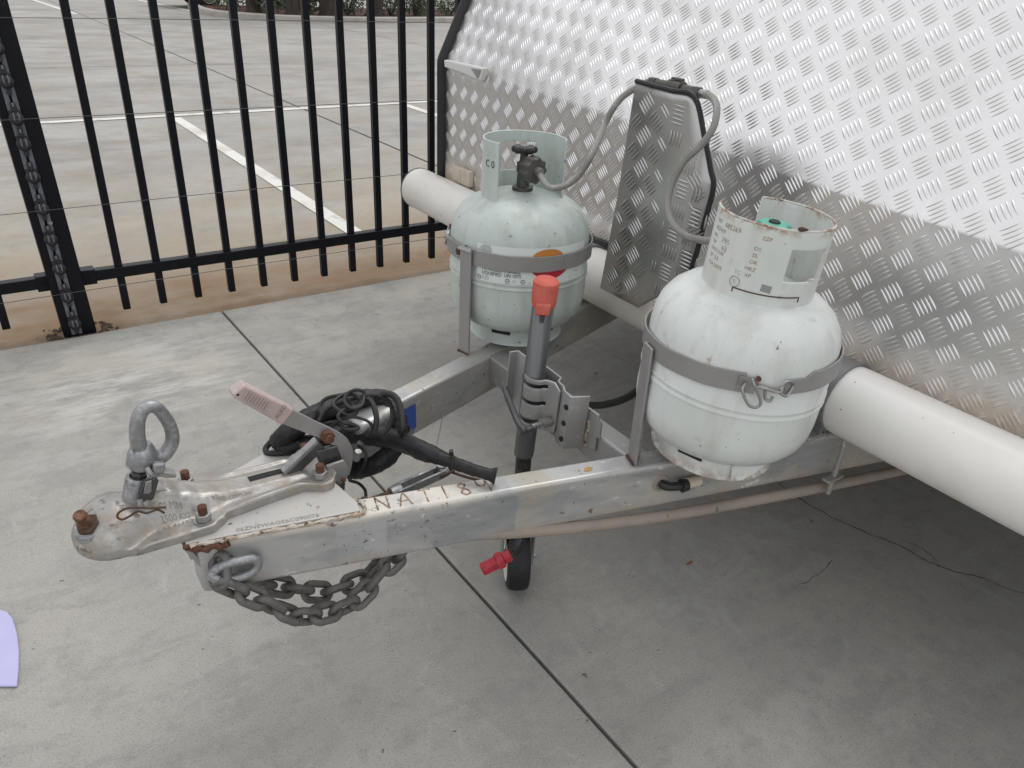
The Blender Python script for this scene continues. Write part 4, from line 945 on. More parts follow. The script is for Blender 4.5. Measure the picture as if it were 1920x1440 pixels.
def smax(a, b, k=.004):
    h = min(1, max(0, .5+.5*(a-b)/k)); return b+(a-b)*h+k*h*(1-h)
def ctop(x, v, w):
    t = abs(v)/max(w, 1e-5); e = max(0, (t-.93)/.07)
    fl = CZ+.004+.0115*sstep(.052, .085, x)-.003*(1-math.sqrt(max(0, 1-e*e)))
    rv = w if x < .048 else .0695-.030*min(1, (x-.048)/.065)
    hx = math.sqrt(max(0, 1-((.048-x)/.063)**2)) if x < .048 else math.sqrt(max(0, 1-((x-.048)/.072)**2))
    dome = CZ+.061*hx*max(0, 1-(v/max(rv, 1e-4))**2)**.5
    rz = pw(RIDGE, x); foot = pw([(.06, .040), (.10, .052), (.18, .048), (.215, .034), (.34, .030)], x)
    k = 1-sstep(.017, foot, abs(v)) if x < .20 else 1-sstep(.018, foot, abs(v))
    rib = CZ+.012+(rz-CZ-.012)*k
    z = smax(smax(dome, fl, .008), rib, .006)
    if .21 < x < .335: z += .003*sstep(.76, .86, t)*sstep(.21, .23, x)*sstep(.335, .32, x)*(1-e)
    if t > .985: z = min(z, CZ+.0135*(.3+.7*sstep(.052, .085, x)))
    return z
def cbot(x): return CZ+.0004
mb = MB(); xs_ = [-.0148+(.389+.0148)*(i/NX) for i in range(NX+1)]
for x in xs_:
    w = max(cw(x), .0006)
    for j in range(NVV+1):
        v = w*math.sin((j/NVV-.5)*math.pi); mb.v.append(V((x, YQ+v, max(ctop(x, v, w), cbot(x)+.001))))
m1 = NVV+1
for i in range(NX):
    for j in range(NVV): mb.f.append((i*m1+j, i*m1+j+1, (i+1)*m1+j+1, (i+1)*m1+j))
o_ = len(mb.v)
for x in xs_:
    w = max(cw(x), .0006)*.985; mb.v += [V((x, YQ-w, cbot(x))), V((x, YQ+w, cbot(x)))]
for i in range(NX):
    a, b = o_+2*i, o_+2*i+2
    mb.f += [(i*m1, (i+1)*m1, b, a), (i*m1+NVV, a+1, b+1, (i+1)*m1+NVV), (a, b, b+1, a+1)]
mb.f += [tuple(range(m1))+(o_+1, o_), tuple(NX*m1+j for j in range(NVV, -1, -1))+(o_+2*NX, o_+2*NX+1)]
cp_ = mb.build('tow_coupling', 'cast', cv, smooth=50)
cp_['label'] = 'cast silver ball coupling with lever handle and lock ring'
# bolts and nuts
for bx_, by_, lean in ((.163, YQ-.058, 0), (.163, YQ+.050, 0), (.360, YQ-.041, 0), (.360, YQ+.030, .2)):
    b0 = V((bx_, by_, ctop(bx_, by_-YQ, cw(bx_))-.001)); MB().lathe([(.0155, 0), (.0155, .003), (.008, .003)], b0, n=20).build('washer', 'steel', cp_)
    MB().hexnut(b0+Z3*.003, (0, 0, 1), .0125, .012).build('nut', 'steel' if lean == 0 else 'rust', cp_, bevel=.0012)
    th = MB(); th.lathe([(.0066+(.0005 if i % 2 else 0), .015+i*.0010) for i in range(14)]+[(.0056, .029), (0, .029)], b0, n=18); th.build('bolt', 'rust', cp_)
# front adjusting bolt on its boss
f0 = V((0.0137, 1.0800, 0.5431)); fd = (V((-0.0013, 1.0660, 0.5909))-f0).normalized()
MB().lathe([(.026, -.012), (.025, .002), (.022, .007), (.016, .008)], f0, fd, n=28).build('bolt_boss', 'galv', cp_)
MB().hexnut(f0+fd*.007, fd, .0175, .008).build('lock_nut', 'rustdark', cp_, bevel=.0015)
th = MB(); th.lathe([(.0088+(.0006 if i % 2 else 0), .012+i*.0014) for i in range(20)]+[(.0075, .041), (0, .041)], f0, fd, n=20); th.build('adjusting_bolt', 'rust', cp_)
# leaning lock tube
t0, t1 = V((0.0706, 1.1000, 0.5330)), V((0.0910, 1.1000, 0.5980)); td = (t1-t0).normalized()
MB().lathe([(.0190, -.012), (.0180, 0), (.0175, (t1-t0).length-.002), (.0165, (t1-t0).length), (.0125, (t1-t0).length), (.0125, (t1-t0).length-.02)], t0, td, n=32).build('lock_tube', 'galv', cp_)
MB().cyl(t1-td*.02, t1+td*.022, .0085, n=16).build('lock_pin', 'darksteel', cp_)
MB().hexnut(t1-td*.003, td, .0115, .011).build('pin_nut', 'darksteel', cp_, bevel=.001)
# eye nut: oval ring on a round stem
s0, s1 = t1+td*.016, V((0.1052, 1.1000, 0.6417)); sd = (s1-s0).normalized()
er = MB(); er.lathe([(0, 0), (.0185, 0), (.0200, .003), (.0200, (s1-s0).length*.75), (.0175, (s1-s0).length+.002), (.010, (s1-s0).length+.012), (0, (s1-s0).length+.013)], s0, sd, n=28)
er.build('eye_stem', 'galv', cp_)
ring_px = [(0.1133, 1.1000, 0.6275), (0.1012, 1.0960, 0.6491), (0.1019, 1.0920, 0.6791), (0.1086, 1.0900, 0.7038), (0.1207, 1.0910, 0.7142), (0.1330, 1.0940, 0.7092), (0.1429, 1.1000, 0.6886), (0.1490, 1.1040, 0.6639), (0.1481, 1.1060, 0.6400), (0.1365, 1.1040, 0.6234), (0.1239, 1.1020, 0.6199)]
MB().tube(smooth_path(ring_px, 8, closed=True), lambda t, a: .0106+.0012*math.cos(2*math.pi*t), 16, closed=True).build('eye_ring', 'galv', cp_, smooth=80)
# latch plate and pull tab beside the tube
pl_ = [(0.0954, 1.0760, 0.6033), (0.1121, 1.0760, 0.6042), (0.1148, 1.0760, 0.5973), (0.1026, 1.0760, 0.5690), (0.0984, 1.0760, 0.5666), (0.0808, 1.0760, 0.5742)]
MB().prism(pl_, (0, -.004, 0)).build('latch_plate', 'darksteel', cp_, bevel=.001)
MB().prism([(0.0967, 1.0715, 0.6027), (0.1050, 1.0715, 0.6036), (0.1018, 1.0715, 0.5841), (0.0975, 1.0715, 0.5808), (0.0898, 1.0715, 0.5837)], (0, -.0025, 0)).build('latch_boss', 'steel', cp_, bevel=.001)
ph = MB(); ph.tube(smooth_path([(0.1028, 1.0780, 0.6227), (0.1060, 1.0730, 0.6121), (0.1126, 1.0780, 0.6047), (0.1237, 1.0880, 0.5987)], 5), .004, 10); ph.build('latch_pin', 'steel', cp_)
MB().box((0.1183, 1.0830, 0.6144), (.018, .014, .018), rot=Matrix.Rotation(.3, 3, 'Y')).build('pin_head', 'galv', cp_, bevel=.003)
MB().prism([(0.1158, 1.0780, 0.6105), (0.1278, 1.0780, 0.6043), (0.1410, 1.0780, 0.5947), (0.1395, 1.0780, 0.5903), (0.1262, 1.0780, 0.5940), (0.1159, 1.0780, 0.6016)], (0, .016, .002)).build('pull_tab', 'steel', cp_, bevel=.001)
MB().tube(smooth_path([(0.0835, 1.0680, 0.5774), (0.0824, 1.0640, 0.5665), (0.0852, 1.0620, 0.5588)], 4), .0045, 8).build('clip_post', 'steel', cp_)
MB().tube(smooth_path([(0.1126, 1.0350, 0.5730), (0.0944, 1.0380, 0.5761), (0.0789, 1.0400, 0.5818), (0.0639, 1.0420, 0.5853), (0.0522, 1.0430, 0.5824), (0.0481, 1.0430, 0.5753), (0.0532, 1.0430, 0.5684), (0.0636, 1.0430, 0.5701), (0.0752, 1.0420, 0.5750), (0.0861, 1.0380, 0.5705), (0.1007, 1.0360, 0.5720), (0.1089, 1.0350, 0.5635)], 6), .0017, 8).build('hairpin_clip', 'rustdark', cp_)
# slot in the rib, reversing slide
sv = MB()
for i in range(13):
    x = .252+.088*i/12
    for v in (-.0075, .0075): sv.v.append(V((x, YQ+v+.004, ctop(x, 0, .05)+.0006)))
sv.f = [(2*i, 2*i+2, 2*i+3, 2*i+1) for i in range(12)]; sv.build('rib_slot', 'joint', cp_)
# cast lettering on the side of the rib (sloping face)
def cast_map(x0, v0, ux_, uv_, lift=.0007):
    """text running along the casting: u along +X, v towards the centre line, following its surface"""
    def f(u, v):
        x = x0+u*ux_; y = v0+v*uv_; return V((x, YQ+y, ctop(x, y, cw(x))+lift))
    return f
for i, txt in enumerate(('50 MM', '3500 KG', 'AS 4177.3')):
    tm = MB(); put_text(tm, txt, .0125, cast_map(.106-.002*i, -.0345-.0085*i, 1.0, .62), squeeze=.95); tm.build('cast_lettering', 'castmark', cp_, smooth=0)
tm = MB(); put_text(tm, 'alko.com.au', .0130, cast_map(.185, -.0285, 1.0, .7), squeeze=1.0); tm.build('cast_lettering', 'castmark', cp_, smooth=0)
# lever handle: flat hooked plate, grip, link, pivot bolt, fork
hp = [(0.3323, 1.0960, 0.6496), (0.3698, 1.0960, 0.6149), (0.3940, 1.0960, 0.5948), (0.4124, 1.0960, 0.5784), (0.4272, 1.0960, 0.5605), (0.4351, 1.0960, 0.5400), (0.4361, 1.0960, 0.5204), (0.4306, 1.0960, 0.4968), (0.4257, 1.0960, 0.4822), (0.4118, 1.0960, 0.4894), (0.4150, 1.0960, 0.5091), (0.4111, 1.0960, 0.5275), (0.4071, 1.0960, 0.5424), (0.4000, 1.0960, 0.5547), (0.3891, 1.0960, 0.5670), (0.3674, 1.0960, 0.5847), (0.3375, 1.0960, 0.6078), (0.3164, 1.0960, 0.6246)]
MB().prism(hp, (0, .006, 0)).build('lever', 'strap', cp_, bevel=.001)
gp = [(0.2620, 1.0860, 0.7158), (0.3350, 1.0860, 0.6498), (0.3132, 1.0860, 0.6278), (0.2420, 1.0860, 0.6995), (0.2427, 1.0860, 0.7050)]
go = MB().prism(gp, (0, .026, 0)).build('lever_grip', 'grip', cp_, bevel=.004, seg=3)
gu = (V((0.3350, 1.0860, 0.6498))-V((0.2620, 1.0860, 0.7158))).normalized(); gv = V((-gu.z, 0, gu.x))
for i in range(9):
    p = V((0.2531, 1.0845, 0.7076)).lerp(V((0.3236, 1.0845, 0.6397)), .10+i*.055)
    MB().box(p, (.0016, .0022, .0165), ax=(gu, V((0, 1, 0)), gv)).build('grip_ridge', 'grip', go)
tm = MB(); put_text(tm, 'ALKO', .0115, plane_map(V((0.3064, 1.0852, 0.6424)), gv, -gu), squeeze=.9); tm.build('moulded_lettering', 'castmark', go, smooth=0)
MB().cyl((0.2496, 1.0852, 0.7035), (0.2497, 1.0858, 0.7031), .0022, n=10).build('grip_hole', 'joint', go)
pv = V((0.3884, 1.0940, 0.5815)); MB().hexnut(pv, (0, -1, 0), .0125, .011).build('pivot_bolt', 'rust', cp_, bevel=.0015)
MB().cyl(pv+V((0, -.010, 0)), pv+V((0, -.018, 0)), .0075, n=16).build('pivot_stub', 'rust', cp_)
la, lb_ = V((0.3753, 1.1020, 0.5703)), V((0.3090, 1.0960, 0.5289)); ld = (lb_-la).normalized(); ln = V((0, 1, 0))
MB().box((la+lb_)/2, ((lb_-la).length, .014, .016), ax=(ld, ln, ld.cross(ln))).build('lever_link', 'steel', cp_, bevel=.002)
MB().box((la+lb_)/2+V((.006, -.004, -.006)), ((lb_-la).length*.96, .008, .018), ax=(ld, ln, ld.cross(ln))).build('lever_link', 'darksteel', cp_, bevel=.001)
fk = [(0.3775, 1.0760, 0.5315), (0.4100, 1.0760, 0.5328), (0.4190, 1.0760, 0.5151), (0.4146, 1.0760, 0.4925), (0.3999, 1.0760, 0.4828), (0.3872, 1.0760, 0.5023)]
fo = MB().prism(fk, (0, .006, 0)).build('lever_fork', 'silver', cp_, bevel=.002)
MB().prism([V(p)+V((0, .030, 0)) for p in fk], (0, .006, 0)).build('lever_fork', 'silver', cp_, bevel=.002)
MB().prism([V(p)+V((-.002, .014, -.004)) for p in [(0.3682, 1.0760, 0.5611), (0.4067, 1.0760, 0.5594), (0.4164, 1.0760, 0.5227), (0.4022, 1.0760, 0.4877), (0.3752, 1.0760, 0.5257)]], (0, .012, 0)).build('lever_block', 'darksteel', cp_, bevel=.002)
MB().cyl((0.4073, 1.0755, 0.4920), (0.4052, 1.0700, 0.4961), .004, n=10).build('fork_pin', 'rust', cp_)
MB().prism([(0.3967, 1.0930, 0.4792), (0.4169, 1.0930, 0.4777), (0.4131, 1.0930, 0.4483), (0.4068, 1.0930, 0.4459)], (0, .01, 0)).build('drop_link', 'darksteel', cp_, bevel=.001)

# ------------------------------------------------------------------ safety chain
ce = on_near(.185, .452, .004)
MB().tube(smooth_path([on_near(.172, .462, .016), on_near(.192, .468, .018), on_near(.216, .465, .014), on_near(.224, .452, .012), on_near(.214, .438, .014), on_near(.190, .436, .020), on_near(.166, .444, .024), on_near(.158, .454, .020)], 7, closed=True), .0078, 12, closed=True).build('chain_eye', 'galv', cv, smooth=80)
def link(mb_, c, t, nrm, L=.066, W=.042, r=.0068):
    t = V(t).normalized(); b = V(nrm); b = (b-t*b.dot(t)).normalized(); P = []
    hl, hw = (L-W)/2, W/2-r
    for k in range(12): a = -math.pi/2+math.pi*k/11; P.append(c+t*(hl+hw*math.cos(a))+b*(hw*math.sin(a)))
    for k in range(12): a = math.pi/2+math.pi*k/11; P.append(c+t*(-hl+hw*math.cos(a))+b*(hw*math.sin(a)))
    mb_.tube(P, r, 10, closed=True)
ch = thing('safety_chain', ce, 'weathered steel safety chain hanging doubled under the near drawbar beam', 'chain')
cpath = [(0.1659, 1.0000, 0.4538), (0.1633, 0.9900, 0.4365), (0.1800, 0.9850, 0.4168), (0.2077, 0.9800, 0.3914), (0.2397, 0.9780, 0.3511), (0.2786, 0.9780, 0.3141), (0.3268, 0.9820, 0.2956), (0.3758, 0.9900, 0.2869), (0.4164, 1.0000, 0.3000), (0.4517, 1.0100, 0.3168), (0.4901, 1.0300, 0.3181), (0.5138, 1.0500, 0.3219), (0.5043, 1.0700, 0.3155), (0.4592, 1.0550, 0.2974), (0.4210, 1.0450, 0.2804), (0.3744, 1.0400, 0.2856), (0.3337, 1.0400, 0.2924), (0.2924, 1.0400, 0.3202), (0.2533, 1.0400, 0.3490), (0.2182, 1.0400, 0.3801)]
SP = smooth_path(cpath, 16); acc = 0; last = SP[0]; nxt = 0.0; k_ = 0; pitch = .0392
for i in range(1, len(SP)):
    seg = (SP[i]-last).length; acc += seg; last = SP[i]
    if acc >= nxt:
        tg = (SP[min(i+3, len(SP)-1)]-SP[max(i-3, 0)]).normalized(); u_, w_, _ = frame(tg)
        a = (k_ % 2)*math.pi/2+.5+random.uniform(-.25, .25); lm = MB(); link(lm, SP[i], tg, u_*math.cos(a)+w_*math.sin(a)); lm.build('link', 'chain', ch, smooth=80); k_ += 1; nxt += pitch

# ------------------------------------------------------------------ jockey wheel and its clamp
jt, jb = V((0.8350, 1.0878, 0.7584)), V((0.8300, 1.1155, 0.3861)); jd = (jt-jb).normalized()
jw = thing('jockey_wheel', (jb.x, jb.y, 0), 'grey jockey stand with faded orange cap and black wheel', 'jockey wheel')
JR = .0215
def jp(h): return jb+jd*h
JL = (jt-jb).length
tb_ = MB().lathe([(.0192, 0), (JR, 0), (JR, JL*.50), (JR+.0015, JL*.505), (JR+.002, JL*.515), (JR+.0015, JL*.525), (JR, JL*.53), (JR, JL-.004), (JR-.003, JL)], jb, jd, n=32).build('outer_tube', 'tube', jw, smooth=40)
MB().lathe([(.0228, -.012), (.0245, 0), (.0255, .030), (.0246, .037), (.020, .041), (.010, .0425), (0, .0425)], jt-jd*.006, jd, n=32).build('cap', 'orange', jw, smooth=40)
tocam = V((-jt.x, -jt.y, 0)).normalized(); side = V((-tocam.y, tocam.x, 0))
MB().box(jt+tocam*.023-jd*.018, (.012, .028, .024), ax=(tocam, side, jd)).build('cap_lug', 'orange', jw, bevel=.003)
MB().cyl(jt+tocam*.021-jd*.032, jt+tocam*.023-jd*.046, .006, .004, 10).build('cap_stud', 'darksteel', jw)
hubz = .082
ax_c = V((.843, 1.135, hubz)); fork_top = V((.842, 1.133, .170))
MB().lathe([(.0195, 0), (.0195, 1)], fork_top+V((0, 0, -.01)), n=4).build('x', 'grease', None)
bpy.data.objects.remove(bpy.data.objects['x'])
MB().cyl(fork_top-Z3*.005, jb+jd*.01, .0175, n=24).build('inner_tube', 'grease', jw)
wa = V((.87, -.49, 0)).normalized(); wf = V((-wa.y, wa.x, 0))
wh = MB().lathe([(.030, -.024), (.060, -.0265), (.070, -.0260), (.0775, -.022), (.0805, -.014), (.0815, 0), (.0805, .014), (.0775, .022), (.070, .0260), (.060, .0265), (.030, .024)], ax_c, wa, n=48).build('wheel', 'tyre', jw, smooth=40)
for sg in (-1, 1):
    MB().lathe([(0, sg*.027), (.014, sg*.030), (.016, sg*.0265), (.045, sg*.0255), (.056, sg*.0285), (.060, sg*.0275)], ax_c, e=(Z3, wa.cross(Z3), wa), n=36).build('rim', 'white_plastic', wh)
    MB().prism([ax_c+wa*(sg*.0335)+wf*a+Z3*b for a, b in ((-.018, -.015), (.018, -.015), (.026, .05), (.030, .092), (-.030, .092), (-.026, .05))], wa*sg*.004).build('fork_plate', 'steel', jw, bevel=.001)
MB().prism([ax_c+wa*sx*.0375+wf*sy*.030+Z3*.092 for sx, sy in ((-1, -1), (1, -1), (1, 1), (-1, 1))], Z3*.005).build('fork_top', 'steel', jw, bevel=.001)
MB().cyl(ax_c-wa*.046, ax_c+wa*.046, .006, n=12).build('axle', 'steel', jw)
# clamp: slotted half shell, folded backing plate, tommy bar (welded to the caravan cross member)
kz = V((0.8350, 1.0960, 0.5329)); uz = jd; ux = V((1, 0, 0)); uy = uz.cross(ux).normalized(); ux = uy.cross(uz)
sh = MB(); n_ = 28; zl = [-.062, -.050, -.038, -.030, -.004, .006, .036, .046, .056]
idx = {}
prof2 = [(-.050, -.030)]+[(-.030*math.cos(R_(a)), -.030*math.sin(R_(a))) for a in []]
path2 = [V((.040, .031))]+[V((-.0250*math.sin(R_(a)), .0250*math.cos(R_(a)))) for a in range(0, 181, 12)]+[V((.006, -.030)), V((.012, -.042)), V((.012, -.062))]
NP = len(path2)
for j, z in enumerate(zl):
    for i, q in enumerate(path2):
        rnd = .010 if (j in (0, len(zl)-1) and i == NP-1) else 0
        sh.v.append(kz+ux*q.x+uy*(-q.y if False else q.y)+uz*(z+(rnd if j == 0 else -rnd)))
slots = {(1, 2), (4, 5), (6, 7)}
for j in range(len(zl)-1):
    for i in range(NP-1):
        if (j, j+1) in slots and 6 <= i <= 16: continue
        sh.f.append((j*NP+i, j*NP+i+1, (j+1)*NP+i+1, (j+1)*NP+i))
jc = sh.build('jockey_clamp', 'silver', cv, smooth=40, solid=.0045, bevel=.0008)
bpz = -.004
bk = [(-.002, .100), (.018, .098), (.020, .042), (.034, .034), (.036, -.030), (.022, -.040), (.020, -.060), (.012, -.074), (.010, -.098), (.046, -.112)]
bm_ = MB(); lo, hi = -.068, .056
P = [V((x, y)) for x, y in bk]
for z in (lo, hi):
    for q in P: bm_.v.append(kz+ux*q.x+uy*q.y+uz*z)
bm_.f = [(i, i+1, len(P)+i+1, len(P)+i) for i in range(len(P)-1)]
bkp = bm_.build('clamp_backing', 'silver', jc, solid=.005, bevel=.001, smooth=30)
MB().box((.8895, kz.y-.010, .505), (.0055, .26, .085)).build('clamp_plate', 'silver', jc, bevel=.002)
MB().prism([(.886, kz.y-.150, .498), (.891, kz.y-.150, .498), (.891, kz.y-.150, .532), (.886, kz.y-.150, .540)], (0, .10, 0)).build('clamp_plate_ear', 'silver', jc, bevel=.001)
for z in (-.048, -.010, .028):
    cpos = kz+ux*.0115+uy*-.091+uz*z; MB().cyl(cpos-ux*.006, cpos-ux*.0012, .0055, n=14).build('bolt_hole', 'joint', jc)
tz = kz+uy*-.050+uz*-.030
MB().cyl(tz-ux*-.006, tz-ux*.016, .0105, n=18).build('clamp_washer', 'steel', jc)
MB().cyl(tz-ux*-.03, tz-ux*.040, .0062, n=16).build('clamp_screw', 'steel', jc)
th_ = [tz-ux*.030, tz-ux*.062+uz*-.006, V((0.7650, 1.0313, 0.5108)), V((0.7630, 1.0474, 0.5163)), V((0.7650, 1.0705, 0.5319)), V((0.7700, 1.1132, 0.5644))]
MB().tube(smooth_path(th_, 6), .0065, 12).build('tommy_bar', 'darksteel', jc, smooth=60)
MB().tube([V((.887, kz.y-.112+.004*math.sin(i), .462+.010*i)) for i in range(7)], lambda t, a: .004+.001*math.sin(t*30), 8).build('weld_bead', 'weld', jc)

# ------------------------------------------------------------------ brake gear between the beams
tbk = thing('turnbuckle', (0.5282, 1.0554, 0.4550), 'rusty turnbuckle on the brake cable between the drawbar beams', 'turnbuckle')
a, b = V((0.4890, 1.0378, 0.4600)), V((0.5920, 1.0520, 0.4600)); d = (b-a).normalized(); u_, w_, _ = frame(d)
for sg in (-1, 1): MB().box((a+b)/2+u_*sg*.0095, ((b-a).length, .0055, .017), ax=(d, u_, w_)).build('side_bar', 'galv', tbk, bevel=.002)
MB().cyl(a-d*.012, a+d*.012, .0125, n=12).build('end_boss', 'galv', tbk, bevel=.002); MB().cyl(b-d*.008, b+d*.010, .0135, n=12).build('end_boss', 'galv', tbk, bevel=.002)
MB().cyl((0.4137, 1.0315, 0.4620), a, .0068, n=12).build('threaded_rod', 'rustdark', tbk)
MB().hexnut(V((0.4242, 1.0324, 0.4620)), d, .012, .008).build('rod_nut', 'rustdark', tbk); MB().hexnut(V((0.4105, 1.0334, 0.4620)), d, .011, .008).build('rod_nut', 'rustdark', tbk)
MB().lathe([(0, .003), (.009, .003), (.009, -.02), (0, -.02)], b+V((0, 0, .012)), n=16).build('clevis_pin', 'steel', tbk)
MB().box(b+w_*0+d*.004, (.034, .030, .006), ax=(d, u_, w_)).build('clevis', 'rustdark', tbk, bevel=.002)
MB().tube(smooth_path([b+d*.01, (0.6341, 1.0198, 0.4500), (0.6852, 0.9863, 0.4400), (0.7568, 0.9627, 0.4300)], 5), .0028, 8).build('brake_wire', 'rustdark', tbk)
rod = thing('handbrake_cable', (0.7272, 1.2982, 0.4400), 'thin steel brake cable with an eye bolt on the inside of the far beam', 'cable')
MB().tube(smooth_path([(0.7534, 1.3300, 0.4194), (0.8190, 1.3500, 0.4226), (0.8892, 1.3800, 0.4274), (1.0015, 1.4200, 0.4288)], 5), .0042, 10).build('rod', 'silver', rod)
eb = V((0.7422, 1.3250, 0.4223)); MB().tube([eb+V((.008*math.cos(i*.6), 0, .008*math.sin(i*.6))) for i in range(11)], .003, 8).build('eye_bolt', 'conduit', rod)
MB().cyl(eb+V((-.004, .012, 0)), eb+V((-.022, .02, .0)), .006, n=10).build('eye_nut', 'conduit', rod)
MB().tube(smooth_path([(0.7505, 1.3200, 0.4168), (0.7228, 1.2900, 0.3929), (0.6953, 1.2600, 0.3688), (0.6681, 1.2300, 0.3572)], 5), .0014, 6).build('pull_wire', 'galv', rod)

# ------------------------------------------------------------------ cable loom looped over the drawbar
def wob(r, k=1.0, f=9, ph=0.0, taper=None):
    return lambda t, a: (r*(1+.05*math.sin(f*t*6.28+2*a+ph)+.03*math.sin(2.3*f*t*6.28-3*a)+.05*math.sin(3*a+ph+5*t)+.05*abs(math.sin(4*a+9*t+ph+1.5*math.sin(f*t*4)))+.03*math.sin(5.1*f*t*6.28+4*a)))*(taper(t) if taper else 1)
lm = thing('cable_loom', (0.4394, 1.1623, 0.5000), 'black sleeved cable loom coiled over the drawbar behind the lever', 'cable loom')
p1 = [(0.3205, 1.1888, 0.5350), (0.3556, 1.1869, 0.5500), (0.4009, 1.1983, 0.5600), (0.4570, 1.2217, 0.5550), (0.5161, 1.2319, 0.5500), (0.5576, 1.2192, 0.5400), (0.5665, 1.1912, 0.5200), (0.5609, 1.1721, 0.4900), (0.5419, 1.1611, 0.4600), (0.5088, 1.1628, 0.4400), (0.4793, 1.1839, 0.4250), (0.4547, 1.2107, 0.4200), (0.4311, 1.2076, 0.4500)]
MB().tube(smooth_path(p1, 16), wob(.0185, f=7, taper=lambda t: min(1, .45+t*9)), 28).build('outer_coil', 'loom', lm, smooth=80)
p2 = [(0.3300, 1.2150, 0.5220), (0.3481, 1.1875, 0.5200), (0.3807, 1.1818, 0.5150), (0.4253, 1.1907, 0.5100), (0.4662, 1.1863, 0.5080), (0.5013, 1.1546, 0.5120), (0.5289, 1.1085, 0.5180), (0.5524, 1.0370, 0.5250), (0.5717, 0.9891, 0.5280), (0.5924, 0.9535, 0.5260), (0.6129, 0.9294, 0.5220), (0.6256, 0.9179, 0.5200)]
MB().tube(smooth_path(p2, 16), wob(.0180, f=6, ph=1.4, taper=lambda t: min(1, .5+t*6)*(1-.42*sstep(.55, .80, t))*(1+.45*sstep(.93, 1, t))), 28).build('long_sleeve', 'loom', lm, smooth=80)
sl_end = V((0.6317, 0.9173, 0.5250))
p3 = [(0.3314, 1.2080, 0.5300), (0.3215, 1.2110, 0.5200), (0.3132, 1.2093, 0.5120), (0.3136, 1.1964, 0.5100), (0.3284, 1.1844, 0.5120), (0.3484, 1.1758, 0.5150)]
MB().tube(smooth_path(p3, 7), .0055, 10).build('loop_cord', 'rubber', lm)
p4 = [(0.5058, 1.1575, 0.5850), (0.5257, 1.1482, 0.6000), (0.5404, 1.1340, 0.5950), (0.5382, 1.1086, 0.5800), (0.5298, 1.0863, 0.5600), (0.5279, 1.0897, 0.5450)]
MB().tube(smooth_path(p4, 7), .0062, 10).build('loop_cord', 'rubber', lm)
for i, (pp, zz) in enumerate((((850, 868), .54), ((756, 808), .545))):
    c_ = V((0.5749, 0.9872, 0.5280)) if i == 0 else V((0.5336, 1.0900, 0.5500)); ax_ = (V((.80, -.35, -.1)) if i == 0 else V((.1, .9, .1))).normalized(); u_, w_, _ = frame(ax_)
    MB().tube([c_+(u_*math.cos(k*.42)+w_*math.sin(k*.42))*(.0165 if i == 0 else .011)+Z3*0 for k in range(15)], .0022, 6, closed=True).build('cable_tie', 'rubber', lm)
MB().cyl(V((0.5723, 0.9828, 0.5450)), V((0.5706, 0.9800, 0.5550)), .004, n=8).build('tie_tail', 'rubber', lm)
# thin lead tangled on top
tl_ = [(0.4101, 1.1642, 0.5750), (0.4136, 1.1866, 0.5850), (0.4287, 1.1919, 0.5950), (0.4512, 1.1805, 0.6000), (0.4576, 1.1543, 0.6000), (0.4562, 1.1210, 0.5950), (0.4452, 1.1197, 0.5900), (0.4285, 1.1311, 0.6000), (0.4259, 1.1509, 0.6050), (0.4464, 1.1627, 0.6100), (0.4663, 1.1562, 0.6100), (0.4749, 1.1435, 0.6050), (0.4836, 1.1477, 0.6150), (0.4717, 1.1531, 0.6200), (0.4562, 1.1561, 0.6150), (0.4437, 1.1419, 0.6100), (0.4478, 1.1190, 0.6050), (0.4671, 1.1212, 0.6050), (0.4813, 1.1433, 0.6100), (0.4655, 1.1321, 0.6000), (0.4372, 1.1305, 0.6000), (0.4227, 1.1228, 0.5950), (0.4266, 1.1145, 0.5850), (0.4429, 1.1064, 0.5800), (0.4490, 1.0978, 0.5750), (0.4331, 1.1006, 0.5750), (0.4252, 1.1175, 0.5750)]
MB().tube(smooth_path(tl_, 7), .0034, 8).build('thin_lead', 'rubber', lm)
tl2 = [(0.4697, 1.1534, 0.5000), (0.4732, 1.1324, 0.5000), (0.4682, 1.1177, 0.4900), (0.4597, 1.1200, 0.4700), (0.4501, 1.1346, 0.4500), (0.4369, 1.1264, 0.4500), (0.4525, 1.1217, 0.4400), (0.4544, 1.0972, 0.4400), (0.4479, 1.0781, 0.4400)]
MB().tube(smooth_path(tl2, 6), .0030, 8).build('thin_lead', 'rubber', lm)
for tl3, r3 in (([(0.4007, 1.1619, 0.5700), (0.4192, 1.1701, 0.5850), (0.4460, 1.1641, 0.5950), (0.4774, 1.1590, 0.6000), (0.5078, 1.1513, 0.6000), (0.5298, 1.1441, 0.5850), (0.5304, 1.1288, 0.5650), (0.5157, 1.1130, 0.5500), (0.4977, 1.1097, 0.5400)], .0042),
                ([(0.4163, 1.1413, 0.5650), (0.4292, 1.1256, 0.5850), (0.4486, 1.1136, 0.5900), (0.4669, 1.0959, 0.5850), (0.4759, 1.0949, 0.5650), (0.4681, 1.1020, 0.5500)], .0030),
                ([(0.4901, 1.1451, 0.6000), (0.4886, 1.1191, 0.6000), (0.4839, 1.0969, 0.5850), (0.4762, 1.0915, 0.5600)], .0052),
                ([(0.3818, 1.1636, 0.5500), (0.4023, 1.1628, 0.5600), (0.4223, 1.1454, 0.5700), (0.4338, 1.1281, 0.5600), (0.4270, 1.1263, 0.5450)], .0034)):
    MB().tube(smooth_path(tl3, 7), r3, 8).build('thin_lead', 'rubber', lm)
bb = thing('breakaway_box', (0.4944, 1.1737, 0.5300), 'shiny rounded metal box under the coiled cable loom', 'box')
cbx = V((0.5127, 1.2032, 0.5150)); u_ = V((.95, .30, .05)).normalized(); w_ = Z3.cross(u_)
